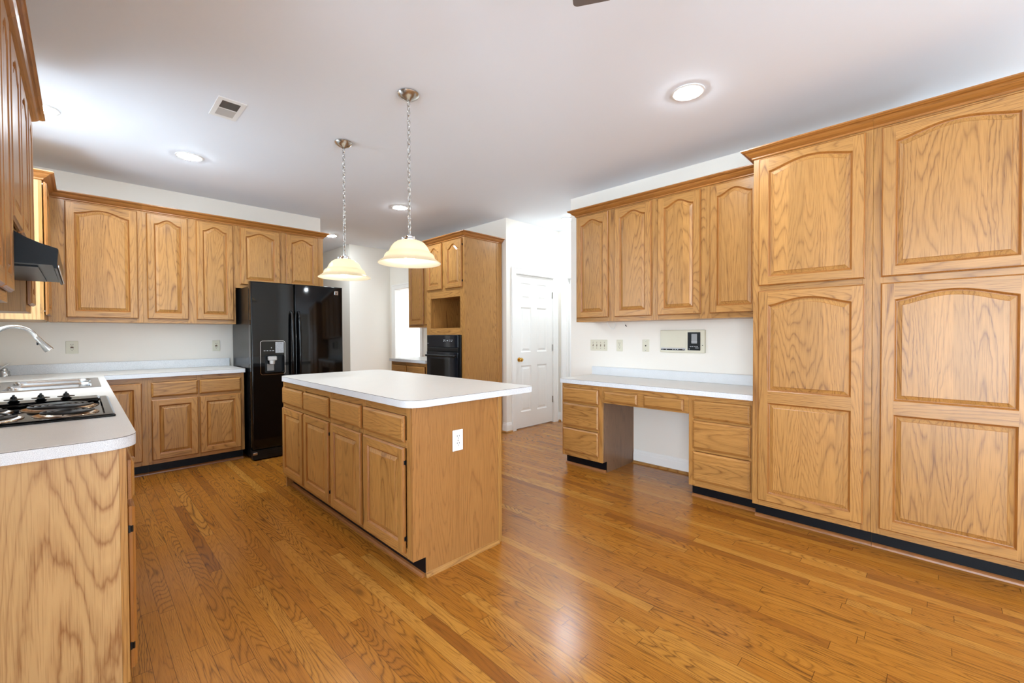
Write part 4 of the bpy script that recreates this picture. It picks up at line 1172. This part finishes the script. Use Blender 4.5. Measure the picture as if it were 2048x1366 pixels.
can(-.172, 4.125, 'recessed ceiling light over the sink, half hidden by crown molding')

t = thing('air_vent', 'white ceiling air register with two louver banks', 'air vent', (.693, 3.294, ZC))
b = MB()
W_, L_ = .076, .146
outer = [(-W_, -L_), (W_, -L_), (W_, L_), (-W_, L_)]
h1 = [(-.050, -.112), (.050, -.112), (.050, -.006), (-.050, -.006)]; h2 = [(-.050, .006), (.050, .006), (.050, .112), (-.050, .112)]
b.tess([[(x, y, -.005) for x, y in l] for l in (outer, h1, h2)], normal=(0, 0, -1))
A = b.loop([(x, y, -.005) for x, y in outer]); B = b.loop([(x * 1.02, y * 1.01, -.0003) for x, y in outer]); b.bridge(B[::-1], A[::-1])
b.build('frame', M['lgrey'] if False else M['white'], t)
b = MB(); b.box(-.06, .06, -.12, .12, -.0012, -.0004); b.build('damper', M['lgrey'], t)
for k in range(16):
    y = -.110 + .0066 * k
    b = MB(); b.poly([(-.050, y, -.0048), (.050, y, -.0048), (.050, y + .0052, -.0014), (-.050, y + .0052, -.0014)]); b.poly([(-.050, y + .0006, -.0048), (-.050, y + .0058, -.0014), (.050, y + .0058, -.0014), (.050, y + .0006, -.0048)])
    b.build('louver', M['lgrey'], t)
for k in range(16):
    y = .008 + .0066 * k
    b = MB(); b.poly([(-.050, y, -.0014), (.050, y, -.0014), (.050, y + .0052, -.0048), (-.050, y + .0052, -.0048)]); b.poly([(-.050, y + .0006, -.0014), (-.050, y + .0058, -.0048), (.050, y + .0058, -.0048), (.050, y + .0006, -.0014)])
    b.build('louver', M['lgrey'], t)

# ceiling fan: only the tip of one blade reaches into the picture
fx, fy, fz = .690, .522, 2.35
t = thing('ceiling_fan', 'ceiling fan, the tip of one dark blade showing at the top edge', 'ceiling fan', (fx, fy, fz))
b = MB(); b.lathe([(0, ZC - fz - .0003), (.070, ZC - fz - .0003), (.070, ZC - fz - .03), (.03, ZC - fz - .055), (0, ZC - fz - .055)], n=28); b.lathe([(0, .10), (.012, .10), (.012, ZC - fz - .05), (0, ZC - fz - .05)], n=14); b.build('downrod', M['nickel'], t)
b = MB(); b.lathe([(0, .10), (.06, .10), (.105, .07), (.115, .03), (.105, .010), (.09, -.02), (.05, -.04), (0, -.045)], n=36); b.build('motor_housing', M['nickel'], t)
for k in range(5):
    a = R(30.2 + 72 * k); ca, sa = math.cos(a), math.sin(a)
    o2d = rounded([(.17, -.045), (.62, -.066), (.62, .066), (.17, .045)], [.012, .016, .016, .012], 6)
    b = MB(); b.slab([[(x * ca - y * sa, x * sa + y * ca) for x, y in o2d]], -.003, .003); b.build('blade', M['fan'], t)
    b = MB(); b.slab([[(x * ca - y * sa, x * sa + y * ca) for x, y in [(.09, -.012), (.22, -.022), (.22, .022), (.09, .012)]]], .0035, .009); b.build('blade_arm', M['nickel'], t)
